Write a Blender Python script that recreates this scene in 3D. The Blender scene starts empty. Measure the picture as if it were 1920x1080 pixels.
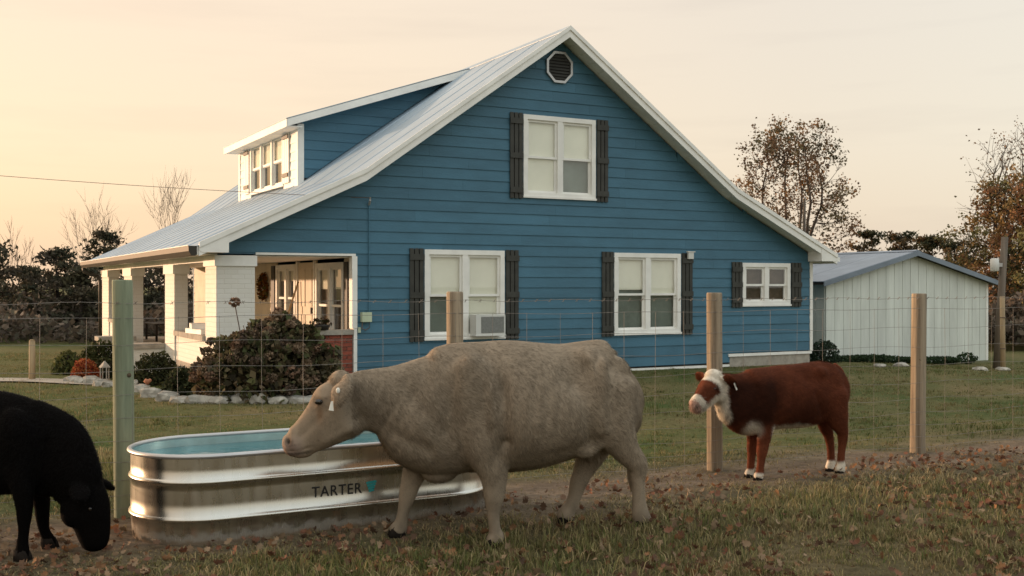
import bpy, bmesh, math, random
import numpy as np
from mathutils import Vector, Matrix

sc = bpy.context.scene
COL = sc.collection
R = math.radians

# ------------------------------------------------------------------ camera, sky, sun, exposure
cam = bpy.data.cameras.new('camera')
cam.sensor_width = 36.0
cam.lens = 36.0 * 2007.0 / 1920.0
cam.clip_start = 0.1
cam.clip_end = 2000.0
camo = bpy.data.objects.new('camera', cam)
COL.objects.link(camo)
camo.location = (0, 0, 1.65)
camo.rotation_euler = (R(90 - 0.143), 0, 0)
sc.camera = camo
cam.dof.use_dof = True
cam.dof.focus_distance = 9.5
cam.dof.aperture_fstop = 6.3

SUN_B, SUN_EL = R(21), R(4.6)
SUN = Vector((-math.cos(SUN_B) * math.cos(SUN_EL), math.sin(SUN_B) * math.cos(SUN_EL), math.sin(SUN_EL)))
sun = bpy.data.lights.new('sun', 'SUN')
sun.energy = 3.3
sun.angle = R(0.9)
sun.color = (1.0, 0.63, 0.39)
suno = bpy.data.objects.new('sun', sun)
COL.objects.link(suno)
suno.rotation_euler = SUN.to_track_quat('Z', 'Y').to_euler()
suno.location = (-20, 10, 8)

world = bpy.data.worlds.new('World')
sc.world = world
world.use_nodes = True
wn = world.node_tree
wn.nodes.clear()


def wnode(t, **k):
    n = wn.nodes.new(t)
    for a, b in k.items():
        setattr(n, a, b)
    return n


wout = wnode('ShaderNodeOutputWorld')
sky = wnode('ShaderNodeTexSky', sky_type='NISHITA')
sky.sun_disc = False
sky.sun_elevation = SUN_EL
sky.sun_rotation = math.atan2(SUN.x, SUN.y)
sky.air_density = 1.2
sky.dust_density = 3.0
sky.ozone_density = 1.0
bg1 = wnode('ShaderNodeBackground')
bg1.inputs['Strength'].default_value = 0.05
wn.links.new(sky.outputs[0], bg1.inputs[0])
# thin evening haze: warm towards the sunset, paler and cooler away from it, brightened overhead and behind the camera for ambient fill
tc = wnode('ShaderNodeTexCoord')
dot = wnode('ShaderNodeVectorMath', operation='DOT_PRODUCT')
dot.inputs[1].default_value = (SUN.x, SUN.y, 0.0)
wn.links.new(tc.outputs['Generated'], dot.inputs[0])
rampA = wnode('ShaderNodeValToRGB')
mr = wnode('ShaderNodeMapRange')
mr.inputs['From Min'].default_value = -1
mr.inputs['From Max'].default_value = 1
wn.links.new(dot.outputs['Value'], mr.inputs['Value'])
wn.links.new(mr.outputs[0], rampA.inputs[0])
el = rampA.color_ramp.elements
el[0].position = 0.0
el[0].color = (0.92, 0.92, 0.89, 1)
el[1].position = 1.0
el[1].color = (1.05, 0.73, 0.46, 1)
e = el.new(0.42)
e.color = (0.87, 0.81, 0.73, 1)
e = el.new(0.55)
e.color = (0.87, 0.765, 0.665, 1)
e = el.new(0.72)
e.color = (0.95, 0.775, 0.62, 1)
e = el.new(0.88)
e.color = (1.0, 0.76, 0.575, 1)
sep = wnode('ShaderNodeSeparateXYZ')
wn.links.new(tc.outputs['Generated'], sep.inputs[0])
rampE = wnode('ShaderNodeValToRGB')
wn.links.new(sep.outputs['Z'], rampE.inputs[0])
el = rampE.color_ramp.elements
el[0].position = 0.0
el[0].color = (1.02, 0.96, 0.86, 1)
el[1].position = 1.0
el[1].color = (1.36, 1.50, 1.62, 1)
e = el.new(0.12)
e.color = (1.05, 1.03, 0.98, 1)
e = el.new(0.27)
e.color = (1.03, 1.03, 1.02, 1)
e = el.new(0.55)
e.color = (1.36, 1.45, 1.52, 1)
mul = wnode('ShaderNodeMix', data_type='RGBA', blend_type='MULTIPLY')
mul.inputs['Factor'].default_value = 1.0
wn.links.new(rampA.outputs[0], mul.inputs['A'])
wn.links.new(rampE.outputs[0], mul.inputs['B'])
# faint streaky clouds near the horizon
mp = wnode('ShaderNodeMapping')
mp.inputs['Scale'].default_value = (2.2, 2.2, 22.0)
wn.links.new(tc.outputs['Generated'], mp.inputs[0])
nz = wnode('ShaderNodeTexNoise')
nz.inputs['Scale'].default_value = 1.6
nz.inputs['Detail'].default_value = 5
nz.inputs['Roughness'].default_value = 0.55
wn.links.new(mp.outputs[0], nz.inputs['Vector'])
cr = wnode('ShaderNodeValToRGB')
cr.color_ramp.elements[0].position = 0.50
cr.color_ramp.elements[0].color = (1, 1, 1, 1)
cr.color_ramp.elements[1].position = 0.72
cr.color_ramp.elements[1].color = (0.80, 0.79, 0.82, 1)
wn.links.new(nz.outputs['Fac'], cr.inputs[0])
mul2 = wnode('ShaderNodeMix', data_type='RGBA', blend_type='MULTIPLY')
wn.links.new(mul.outputs['Result'], mul2.inputs['A'])
wn.links.new(cr.outputs[0], mul2.inputs['B'])
mul2.inputs['Factor'].default_value = 0.30
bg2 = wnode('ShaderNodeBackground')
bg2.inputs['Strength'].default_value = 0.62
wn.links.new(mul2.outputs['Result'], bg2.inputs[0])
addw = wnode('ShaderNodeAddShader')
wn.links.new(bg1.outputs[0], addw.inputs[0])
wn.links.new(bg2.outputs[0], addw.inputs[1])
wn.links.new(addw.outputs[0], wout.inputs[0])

vs = sc.view_settings
vs.view_transform = 'Standard'
vs.look = 'None'
vs.gamma = 1.0
vs.use_curve_mapping = False
vs.exposure = 0.5


# ------------------------------------------------------------------ materials
def srgb(r, g, b):
    def c(x):
        x /= 255.0
        return x / 12.92 if x <= 0.04045 else ((x + 0.055) / 1.055) ** 2.4
    return (c(r), c(g), c(b), 1.0)


def new_mat(name):
    m = bpy.data.materials.new(name)
    m.use_nodes = True
    nt = m.node_tree
    b = nt.nodes['Principled BSDF']
    return m, nt, b


def mat(name, col, rough=0.6, metal=0.0, var=0.12, scale=3.0, bump=0.0, bscale=60.0, stretch=(1, 1, 1), spec=0.4, dark=None, island=0.0):
    m, nt, b = new_mat(name)
    N, L = nt.nodes, nt.links
    t = N.new('ShaderNodeTexCoord')
    mpp = N.new('ShaderNodeMapping')
    mpp.inputs['Scale'].default_value = stretch
    L.new(t.outputs['Object'], mpp.inputs[0])
    n = N.new('ShaderNodeTexNoise')
    n.inputs['Scale'].default_value = scale
    n.inputs['Detail'].default_value = 6
    n.inputs['Roughness'].default_value = 0.65
    L.new(mpp.outputs[0], n.inputs['Vector'])
    mx = N.new('ShaderNodeMix')
    mx.data_type = 'RGBA'
    c = Vector(col[:3])
    d = Vector(dark[:3]) if dark else c * (1 - 2.2 * var)
    mx.inputs['A'].default_value = (max(d[0], 0), max(d[1], 0), max(d[2], 0), 1)
    cc = c * (1 + var)
    mx.inputs['B'].default_value = (cc[0], cc[1], cc[2], 1)
    rr = N.new('ShaderNodeValToRGB')
    rr.color_ramp.elements[0].position = 0.3
    rr.color_ramp.elements[1].position = 0.65
    L.new(n.outputs['Fac'], rr.inputs[0])
    L.new(rr.outputs[0], mx.inputs['Factor'])
    out = mx.outputs['Result']
    if island:
        oi = N.new('ShaderNodeObjectInfo')
        h = N.new('ShaderNodeMapRange')
        h.inputs['To Min'].default_value = 1 - island
        h.inputs['To Max'].default_value = 1 + island
        L.new(oi.outputs['Random'], h.inputs['Value'])
        hs = N.new('ShaderNodeHueSaturation')
        L.new(out, hs.inputs['Color'])
        L.new(h.outputs[0], hs.inputs['Value'])
        out = hs.outputs[0]
    L.new(out, b.inputs['Base Color'])
    b.inputs['Roughness'].default_value = rough
    b.inputs['Metallic'].default_value = metal
    b.inputs['Specular IOR Level'].default_value = spec
    if bump:
        n2 = N.new('ShaderNodeTexNoise')
        n2.inputs['Scale'].default_value = bscale
        n2.inputs['Detail'].default_value = 4
        L.new(mpp.outputs[0], n2.inputs['Vector'])
        bp = N.new('ShaderNodeBump')
        bp.inputs['Strength'].default_value = bump
        bp.inputs['Distance'].default_value = 0.02
        L.new(n2.outputs['Fac'], bp.inputs['Height'])
        L.new(bp.outputs[0], b.inputs['Normal'])
    return m


def attr_mat(name, rough=0.8, trans=0.0, spec=0.2, sheen=0.0):
    m, nt, b = new_mat(name)
    N, L = nt.nodes, nt.links
    a = N.new('ShaderNodeAttribute')
    a.attribute_name = 'Col'
    L.new(a.outputs['Color'], b.inputs['Base Color'])
    b.inputs['Roughness'].default_value = rough
    b.inputs['Specular IOR Level'].default_value = spec
    if sheen:
        b.inputs['Sheen Weight'].default_value = sheen
        b.inputs['Sheen Roughness'].default_value = 0.4
        L.new(a.outputs['Color'], b.inputs['Sheen Tint'])
    if trans:
        o = nt.nodes['Material Output']
        tr = N.new('ShaderNodeBsdfTranslucent')
        L.new(a.outputs['Color'], tr.inputs['Color'])
        mxs = N.new('ShaderNodeMixShader')
        mxs.inputs[0].default_value = trans
        L.new(b.outputs[0], mxs.inputs[1])
        L.new(tr.outputs[0], mxs.inputs[2])
        L.new(mxs.outputs[0], o.inputs[0])
    return m


M = {}
M['blue'] = mat('blue_siding_paint', (0.055, 0.153, 0.226, 1), 0.6, var=0.08, scale=1.0, bump=0.2, bscale=16, stretch=(1, 1, 3), island=0.07)
M['white'] = mat('white_trim_paint', (0.83, 0.83, 0.79), 0.5, var=0.05, scale=2.5)
M['shutter'] = mat('charcoal_shutter_paint', (0.040, 0.041, 0.035), 0.55, var=0.15, scale=5)
M['roof'] = mat('grey_metal_roofing', (0.31, 0.40, 0.48), 0.5, metal=0.1, var=0.07, scale=0.7, island=0.02)
M['shedroof'] = mat('blue_grey_shed_roofing', (0.20, 0.245, 0.30), 0.45, metal=0.3, var=0.12, scale=0.9, island=0.05)
M['shedwall'] = mat('white_painted_metal_siding', (0.66, 0.70, 0.65), 0.55, var=0.07, scale=1.6, stretch=(2.5, 2.5, 0.35), island=0.05)
M['gutter'] = mat('bronze_gutter_paint', (0.035, 0.03, 0.022), 0.5, var=0.1)
M['concrete'] = mat('concrete', (0.36, 0.33, 0.28), 0.85, var=0.15, scale=6, bump=0.3, bscale=40)
M['brick'] = mat('red_brick', (0.24, 0.062, 0.038), 0.85, var=0.15, scale=9, bump=0.3, bscale=50, island=0.25)
M['slat'] = mat('grey_vent_slat', (0.055, 0.055, 0.05), 0.6, var=0.1)
M['mortar'] = mat('mortar', (0.30, 0.25, 0.21), 0.9, var=0.1)
M['dark'] = mat('dark_interior', (0.035, 0.045, 0.043), 0.8, var=0.15)
M['blackp'] = mat('black_paint', (0.012, 0.012, 0.012), 0.5, var=0.1)
M['browni'] = mat('brown_room_interior', (0.075, 0.05, 0.036), 0.8, var=0.35, scale=4)
M['screen'] = mat('grey_insect_screen', (0.17, 0.205, 0.19), 0.7, var=0.12, scale=2)
M['blind'] = mat('cream_roller_blind', (0.88, 0.84, 0.74), 0.8, var=0.04, scale=1.2)
M['creamwall'] = mat('cream_porch_siding', (0.66, 0.58, 0.46), 0.6, var=0.06, island=0.04)
M['ac'] = mat('white_plastic', (0.62, 0.63, 0.60), 0.5, var=0.03)
M['grille'] = mat('grey_grille', (0.22, 0.23, 0.22), 0.6, var=0.1, scale=30)
M['meter'] = mat('pale_green_enamel', (0.50, 0.58, 0.42), 0.5, var=0.05)
M['post'] = mat('weathered_fence_post_wood', (0.31, 0.25, 0.175), 0.9, var=0.2, scale=16, bump=0.8, bscale=26, stretch=(1, 1, 0.05), island=0.10, dark=(0.10, 0.078, 0.055))
M['postend'] = mat('green_treated_post_wood', (0.225, 0.25, 0.165), 0.85, var=0.15, scale=11, bump=0.7, bscale=22, stretch=(1, 1, 0.09), dark=(0.13, 0.155, 0.10))
M['knot'] = mat('dark_wood_knot', (0.10, 0.07, 0.04), 0.85, var=0.3, scale=20)
M['wire'] = mat('galvanised_fence_wire', (0.25, 0.225, 0.20), 0.6, metal=0.2, var=0.2, scale=9)
M['bark'] = mat('grey_brown_bark', (0.10, 0.075, 0.058), 0.9, var=0.25, scale=5, bump=0.4, bscale=30, stretch=(1, 1, 0.3))
M['barkd'] = mat('dark_bark', (0.05, 0.038, 0.03), 0.9, var=0.25, scale=5)
M['pole'] = mat('weathered_utility_pole_wood', (0.14, 0.115, 0.09), 0.85, var=0.25, scale=6, stretch=(1, 1, 0.06), bump=0.4, bscale=25)
M['tanpole'] = mat('tan_pole_wood', (0.36, 0.27, 0.16), 0.85, var=0.2, scale=6, stretch=(1, 1, 0.1))
M['cable'] = mat('dark_cable', (0.16, 0.11, 0.085), 0.6, var=0.1)
M['terra'] = mat('terracotta', (0.42, 0.17, 0.09), 0.8, var=0.12, scale=8)
M['bench'] = mat('dark_painted_wood', (0.03, 0.026, 0.023), 0.6, var=0.2)
M['stone'] = mat('pale_limestone', (0.36, 0.345, 0.30), 0.9, var=0.3, scale=5, bump=0.6, bscale=14, island=0.12)
M['path'] = mat('pale_concrete_path', (0.34, 0.31, 0.26), 0.9, var=0.15, scale=2.5, bump=0.2, bscale=25)
M['hoof'] = mat('dark_hoof_horn', (0.022, 0.018, 0.015), 0.95, var=0.2, scale=20, spec=0.05)
M['eye'] = mat('dark_wet_eye', (0.008, 0.006, 0.005), 0.08, var=0.0, spec=0.8)
M['tag'] = mat('white_ear_tag_plastic', (0.72, 0.71, 0.64), 0.5, var=0.03)
M['ink'] = mat('black_print', (0.012, 0.012, 0.012), 0.5, var=0.0)
M['teal'] = mat('teal_print', (0.02, 0.28, 0.30), 0.5, var=0.05)
M['silver'] = mat('aluminium', (0.5, 0.5, 0.5), 0.4, metal=0.6, var=0.05)
M['foliage'] = attr_mat('foliage', 0.75, trans=0.25, spec=0.15)
M['grass'] = attr_mat('grass_blades', 0.75, trans=0.3, spec=0.15)
M['leaf'] = attr_mat('dry_leaf', 0.8, trans=0.15, spec=0.15)
M['hide'] = attr_mat('hide', 0.85, spec=0.12, sheen=0.15)
M['blackhide'] = attr_mat('black_hide', 0.9, spec=0.03)
M['fur'] = attr_mat('fur', 0.8, spec=0.12, trans=0.12)
M['tuft'] = attr_mat('dried_flowers', 0.85, trans=0.15, spec=0.1)


def painted_brick():
    m, nt, b = new_mat('white_painted_brick')
    N, L = nt.nodes, nt.links
    t = N.new('ShaderNodeTexCoord')
    sp = N.new('ShaderNodeSeparateXYZ')
    L.new(t.outputs['Object'], sp.inputs[0])
    ad = N.new('ShaderNodeMath')
    L.new(sp.outputs['X'], ad.inputs[0])
    L.new(sp.outputs['Y'], ad.inputs[1])
    cb = N.new('ShaderNodeCombineXYZ')
    L.new(ad.outputs[0], cb.inputs['X'])
    L.new(sp.outputs['Z'], cb.inputs['Y'])
    bt = N.new('ShaderNodeTexBrick')
    bt.inputs['Scale'].default_value = 1.0
    bt.inputs['Brick Width'].default_value = 0.215
    bt.inputs['Row Height'].default_value = 0.076
    bt.inputs['Mortar Size'].default_value = 0.008
    bt.inputs['Mortar Smooth'].default_value = 0.6
    bt.inputs['Color1'].default_value = (0.72, 0.71, 0.66, 1)
    bt.inputs['Color2'].default_value = (0.69, 0.68, 0.62, 1)
    bt.inputs['Mortar'].default_value = (0.66, 0.64, 0.58, 1)
    L.new(cb.outputs[0], bt.inputs['Vector'])
    L.new(bt.outputs['Color'], b.inputs['Base Color'])
    bp = N.new('ShaderNodeBump')
    bp.invert = True
    bp.inputs['Strength'].default_value = 0.35
    bp.inputs['Distance'].default_value = 0.01
    L.new(bt.outputs['Fac'], bp.inputs['Height'])
    L.new(bp.outputs[0], b.inputs['Normal'])
    b.inputs['Roughness'].default_value = 0.65
    return m


M['pbrick'] = painted_brick()


def glass_mat():
    m, nt, b = new_mat('window_glass')
    N, L = nt.nodes, nt.links
    o = nt.nodes['Material Output']
    tr = N.new('ShaderNodeBsdfTransparent')
    tr.inputs[0].default_value = (0.97, 0.985, 0.97, 1)
    gl = N.new('ShaderNodeBsdfGlossy')
    gl.inputs['Roughness'].default_value = 0.015
    fr = N.new('ShaderNodeFresnel')
    fr.inputs['IOR'].default_value = 2.1
    mx = N.new('ShaderNodeMixShader')
    ge = N.new('ShaderNodeNewGeometry')
    inv = N.new('ShaderNodeMath')
    inv.operation = 'SUBTRACT'
    inv.inputs[0].default_value = 1.0
    L.new(ge.outputs['Backfacing'], inv.inputs[1])
    mu = N.new('ShaderNodeMath')
    mu.operation = 'MULTIPLY'
    L.new(fr.outputs[0], mu.inputs[0])
    L.new(inv.outputs[0], mu.inputs[1])
    L.new(mu.outputs[0], mx.inputs[0])
    L.new(tr.outputs[0], mx.inputs[1])
    L.new(gl.outputs[0], mx.inputs[2])
    L.new(mx.outputs[0], o.inputs[0])
    return m


M['glass'] = glass_mat()


def tank_mat():
    m, nt, b = new_mat('galvanised_steel')
    N, L = nt.nodes, nt.links
    t = N.new('ShaderNodeTexCoord')
    mpp = N.new('ShaderNodeMapping')
    mpp.inputs['Scale'].default_value = (3, 3, 0.5)
    L.new(t.outputs['Object'], mpp.inputs[0])
    n = N.new('ShaderNodeTexNoise')
    n.inputs['Scale'].default_value = 5
    n.inputs['Detail'].default_value = 6
    L.new(mpp.outputs[0], n.inputs['Vector'])
    r1 = N.new('ShaderNodeMapRange')
    r1.inputs['From Min'].default_value = 0.3
    r1.inputs['From Max'].default_value = 0.7
    r1.inputs['To Min'].default_value = 0.24
    r1.inputs['To Max'].default_value = 0.32
    L.new(n.outputs['Fac'], r1.inputs['Value'])
    L.new(r1.outputs[0], b.inputs['Roughness'])
    mx = N.new('ShaderNodeMix')
    mx.data_type = 'RGBA'
    mx.inputs['A'].default_value = (0.47, 0.46, 0.42, 1)
    mx.inputs['B'].default_value = (0.66, 0.64, 0.58, 1)
    L.new(n.outputs['Fac'], mx.inputs['Factor'])
    sz = N.new('ShaderNodeSeparateXYZ')
    L.new(t.outputs['Object'], sz.inputs[0])
    mzr = N.new('ShaderNodeMapRange')
    mzr.inputs['From Min'].default_value = 0.16
    mzr.inputs['From Max'].default_value = -0.02
    mzr.inputs['To Min'].default_value = -0.55
    mzr.inputs['To Max'].default_value = 0.50
    mzr.clamp = False
    L.new(sz.outputs['Z'], mzr.inputs['Value'])
    nm = N.new('ShaderNodeTexNoise')
    nm.inputs['Scale'].default_value = 9
    nm.inputs['Detail'].default_value = 8
    nm.inputs['Roughness'].default_value = 0.7
    L.new(t.outputs['Object'], nm.inputs['Vector'])
    sm_ = N.new('ShaderNodeMath')
    sm_.use_clamp = True
    L.new(mzr.outputs[0], sm_.inputs[0])
    L.new(nm.outputs['Fac'], sm_.inputs[1])
    rm = N.new('ShaderNodeValToRGB')
    rm.color_ramp.elements[0].position = 0.45
    rm.color_ramp.elements[1].position = 0.85
    L.new(sm_.outputs[0], rm.inputs[0])
    mud = N.new('ShaderNodeMix')
    mud.data_type = 'RGBA'
    mud.inputs['B'].default_value = (0.17, 0.13, 0.09, 1)
    L.new(rm.outputs[0], mud.inputs['Factor'])
    L.new(mx.outputs['Result'], mud.inputs['A'])
    L.new(mud.outputs['Result'], b.inputs['Base Color'])
    iv = N.new('ShaderNodeMath')
    iv.operation = 'SUBTRACT'
    iv.inputs[0].default_value = 1.0
    L.new(rm.outputs[0], iv.inputs[1])
    L.new(iv.outputs[0], b.inputs['Metallic'])
    n2 = N.new('ShaderNodeTexNoise')
    n2.inputs['Scale'].default_value = 2.5
    L.new(t.outputs['Object'], n2.inputs['Vector'])
    bp = N.new('ShaderNodeBump')
    bp.inputs['Strength'].default_value = 0.05
    bp.inputs['Distance'].default_value = 0.02
    L.new(n2.outputs['Fac'], bp.inputs['Height'])
    L.new(bp.outputs[0], b.inputs['Normal'])
    return m


M['tank'] = tank_mat()


def water_mat():
    m, nt, b = new_mat('tank_water')
    N, L = nt.nodes, nt.links
    b.inputs['Base Color'].default_value = (0.04, 0.17, 0.20, 1)
    b.inputs['Roughness'].default_value = 0.04
    b.inputs['IOR'].default_value = 1.33
    b.inputs['Specular IOR Level'].default_value = 0.6
    n2 = N.new('ShaderNodeTexNoise')
    n2.inputs['Scale'].default_value = 5
    n2.inputs['Detail'].default_value = 3
    t = N.new('ShaderNodeTexCoord')
    L.new(t.outputs['Object'], n2.inputs['Vector'])
    bp = N.new('ShaderNodeBump')
    bp.inputs['Strength'].default_value = 0.25
    bp.inputs['Distance'].default_value = 0.03
    L.new(n2.outputs['Fac'], bp.inputs['Height'])
    L.new(bp.outputs[0], b.inputs['Normal'])
    return m


M['water'] = water_mat()
M['tankin'] = mat('sky_tinted_tank_lining', (0.50, 0.68, 0.70), 0.25, metal=0.6, var=0.15, scale=3)  # galvanised inside; blue tint paints the reflected sky into the colour


# ------------------------------------------------------------------ mesh helpers
class MB:
    def __init__(s):
        s.v, s.f, s.c = [], [], []

    def add(s, vs_, fs, map_=None):
        o = len(s.v)
        s.v += [map_(p) for p in vs_] if map_ else [tuple(p) for p in vs_]
        s.f += [tuple(i + o for i in f) for f in fs]
        return s

    def box(s, x0, x1, y0, y1, z0, z1, map_=None):
        return s.add([(x0, y0, z0), (x1, y0, z0), (x1, y1, z0), (x0, y1, z0), (x0, y0, z1), (x1, y0, z1), (x1, y1, z1), (x0, y1, z1)],
                     [(0, 3, 2, 1), (4, 5, 6, 7), (0, 1, 5, 4), (1, 2, 6, 5), (2, 3, 7, 6), (3, 0, 4, 7)], map_)

    def prism(s, poly, y0, y1):          # polygon in (x, z) extruded along y
        n = len(poly)
        vs_ = [(a, y0, b) for a, b in poly] + [(a, y1, b) for a, b in poly]
        fs = [tuple(range(n)), tuple(range(2 * n - 1, n - 1, -1))]
        fs += [(i, i + n, (i + 1) % n + n, (i + 1) % n) for i in range(n)]
        return s.add(vs_, fs)

    def tube(s, pts, rad, n=6, cap=True):
        pts = [Vector(p) for p in pts]
        if not hasattr(rad, '__len__'):
            rad = [rad] * len(pts)
        vs_, fs = [], []
        up = Vector((0, 0, 1))
        for i, p in enumerate(pts):
            t = (pts[min(i + 1, len(pts) - 1)] - pts[max(i - 1, 0)]).normalized()
            a = t.cross(up if abs(t.z) < 0.95 else Vector((1, 0, 0))).normalized()
            b = t.cross(a)
            for k in range(n):
                an = 2 * math.pi * k / n
                vs_.append(tuple(p + (a * math.cos(an) + b * math.sin(an)) * rad[i]))
        for i in range(len(pts) - 1):
            for k in range(n):
                fs.append((i * n + k, i * n + (k + 1) % n, (i + 1) * n + (k + 1) % n, (i + 1) * n + k))
        if cap:
            fs.append(tuple(range(n - 1, -1, -1)))
            fs.append(tuple((len(pts) - 1) * n + k for k in range(n)))
        return s.add(vs_, fs)

    def mesh(s, name, smooth=False, recalc=True):
        me = bpy.data.meshes.new(name)
        me.from_pydata(s.v, [], s.f)
        if recalc:
            bm = bmesh.new()
            bm.from_mesh(me)
            bmesh.ops.recalc_face_normals(bm, faces=bm.faces)
            bm.to_mesh(me)
            bm.free()
        if smooth:
            me.polygons.foreach_set('use_smooth', [True] * len(me.polygons))
        return me

    def build(s, name, m, parent=None, smooth=False, recalc=True):
        return obj(name, s.mesh(name, smooth, recalc), m, parent)


def obj(name, me, m=None, parent=None, loc=None, rot=None):
    o = bpy.data.objects.new(name, me)
    if m is not None and not me.materials:
        me.materials.append(M[m] if isinstance(m, str) else m)
    COL.objects.link(o)
    if parent is not None:
        o.parent = parent
    if loc is not None:
        o.location = loc
    if rot is not None:
        o.rotation_euler = rot
    return o


def thing(name, label, cat, loc=(0, 0, 0), rotz=0.0, group=None):
    o = bpy.data.objects.new(name, None)
    o.empty_display_size = 0.2
    COL.objects.link(o)
    o.location = loc
    o.rotation_euler = (0, 0, rotz)
    return tag(o, label, cat, group)


def tag(o, label, cat, group=None, kind=None):
    o['label'] = label
    o['category'] = cat
    if group:
        o['group'] = group
    if kind:
        o['kind'] = kind
    return o


def struct(o):
    o['kind'] = 'structure'
    return o


def np_mesh(name, V, F, C=None, m=None, smooth=False, normals=None):
    """V (n,3), F (m,k) constant k; C per-vertex colours"""
    me = bpy.data.meshes.new(name)
    V = np.asarray(V, dtype=np.float32)
    F = np.asarray(F, dtype=np.int32)
    k = F.shape[1]
    me.vertices.add(len(V))
    me.vertices.foreach_set('co', V.ravel())
    me.loops.add(F.size)
    me.loops.foreach_set('vertex_index', F.ravel())
    me.polygons.add(len(F))
    me.polygons.foreach_set('loop_start', np.arange(0, F.size, k, dtype=np.int32))
    me.polygons.foreach_set('loop_total', np.full(len(F), k, dtype=np.int32))
    me.update(calc_edges=True)
    if smooth:
        me.polygons.foreach_set('use_smooth', np.ones(len(F), dtype=bool))
    if C is not None:
        set_col(me, C)
    if normals is not None:
        me.polygons.foreach_set('use_smooth', np.ones(len(F), dtype=bool))
        me.normals_split_custom_set_from_vertices(np.asarray(normals, dtype=np.float32).tolist())
    if m:
        me.materials.append(M[m])
    return me


def set_col(me, C):
    a = me.color_attributes.new('Col', 'FLOAT_COLOR', 'POINT')
    C = np.asarray(C, dtype=np.float32)
    if C.shape[1] == 3:
        C = np.concatenate([C, np.ones((len(C), 1), np.float32)], 1)
    a.data.foreach_set('color', C.ravel())


def noise(x, y, z=0.0, s=1.0, seed=0):
    """cheap smooth pseudo noise in about [-1, 1]"""
    rs = np.random.RandomState(seed + 17)
    o = 0
    for k in range(6):
        a = rs.normal(size=3) * s * (1 + 0.35 * k)
        o = o + np.sin(a[0] * x + a[1] * y + a[2] * z + rs.uniform(0, 6.28)) / (1 + 0.3 * k)
    return o / 2.6


# ------------------------------------------------------------------ ground
FP = np.array([-2.77, 7.65])                      # a fence post
FD = np.array([2.26, 0.98])
FD = FD / np.linalg.norm(FD)
FN = np.array([-FD[1], FD[0]])                    # away from the camera


def fence_dist(x, y):
    return (x - FP[0]) * FN[0] + (y - FP[1]) * FN[1]


def dirt(x, y):
    d = fence_dist(x, y) + 0.22 * noise(x, y, 0, 1.3, 4) + 0.12 * noise(x, y, 0, 5.0, 5)
    k = np.exp(-((d + 0.40) / 1.0) ** 2 * 1.3)
    return np.clip(k * 1.25 - 0.15, 0, 1)


def ground(x, y):
    x = np.asarray(x, float)
    y = np.asarray(y, float)
    h = 0.018 * noise(x, y, 0, 0.9, 1) + 0.010 * noise(x, y, 0, 3.1, 2) * np.exp(-(np.maximum(np.hypot(x, y) - 12, 0) / 10) ** 2)
    d = fence_dist(x, y)
    h = h + 0.035 * np.exp(-((d + 1.0) / 0.3) ** 2) * np.clip((x + 0.3) / 1.0, 0, 1)
    h = h + 0.075 * np.exp(-(((x - 1.45) / 0.75) ** 2 + ((y - 7.3) / 0.40) ** 2)) - 0.05 * np.exp(-(((x + 0.35) / 0.75) ** 2 + ((y - 6.75) / 0.45) ** 2))
    h = h - 0.22 / (1 + np.exp(-(x * 0.6 + y * 0.5 - 17.2) * 1.6)) * np.clip((x - 4) / 3, 0, 1)
    return h


def dense(lo, hi, step, far, k=1.16):
    a = list(np.arange(lo, hi, step))
    s = step
    r = a[-1]
    while r < far:
        s *= k
        r += s
        a.append(r)
    s = step
    l = a[0]
    while l > -far:
        s *= k
        l -= s
        a.insert(0, l)
    return np.array(a)


gx = dense(-7, 7, 0.09, 700)
gy = dense(3.5, 13, 0.09, 900)
GX, GY = np.meshgrid(gx, gy)
GZ = ground(GX, GY)
V = np.stack([GX.ravel(), GY.ravel(), GZ.ravel()], 1)
ny, nx = GX.shape
ii = (np.arange(ny - 1)[:, None] * nx + np.arange(nx - 1)[None, :]).ravel()
F = np.stack([ii, ii + 1, ii + nx + 1, ii + nx], 1)


def ground_col(x, y):
    n1 = noise(x, y, 0, 0.7, 11)
    n2 = noise(x, y, 0, 2.6, 12)
    n3 = noise(x, y, 0, 9.0, 13)
    green = np.array([0.066, 0.096, 0.028])
    straw = np.array([0.20, 0.155, 0.078])
    soil = np.array([0.175, 0.135, 0.098])
    mixn = np.clip(0.42 + 0.30 * n1 + 0.28 * n2 + 0.15 * n3, 0, 1)[:, None]
    lawn = green * (1 - mixn) + straw * mixn
    near = np.clip(-fence_dist(x, y) / 1.5, 0, 1)[:, None]
    fore = np.array([0.12, 0.094, 0.056]) * (1 + 0.3 * n2[:, None])
    lawn = lawn * (1 - 0.65 * near) + fore * 0.65 * near
    dk = dirt(x, y)[:, None]
    so = soil * (1 + 0.30 * n3[:, None] + 0.2 * n2[:, None])
    return np.clip(lawn * (1 - dk) + so * dk, 0.004, 1)


gme = np_mesh('ground', V, F, ground_col(V[:, 0], V[:, 1]), None, smooth=True)
gm, nt, b = new_mat('pasture_soil_and_turf')
N, L = nt.nodes, nt.links
a = N.new('ShaderNodeAttribute')
a.attribute_name = 'Col'
t = N.new('ShaderNodeTexCoord')
n = N.new('ShaderNodeTexNoise')
n.inputs['Scale'].default_value = 14
n.inputs['Detail'].default_value = 9
n.inputs['Roughness'].default_value = 0.75
L.new(t.outputs['Object'], n.inputs['Vector'])
mr_ = N.new('ShaderNodeMapRange')
mr_.inputs['From Min'].default_value = 0.3
mr_.inputs['From Max'].default_value = 0.7
mr_.inputs['To Min'].default_value = 0.55
mr_.inputs['To Max'].default_value = 1.4
L.new(n.outputs['Fac'], mr_.inputs['Value'])
mxg = N.new('ShaderNodeMix')
mxg.data_type = 'RGBA'
mxg.blend_type = 'MULTIPLY'
mxg.inputs['Factor'].default_value = 1
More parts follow.
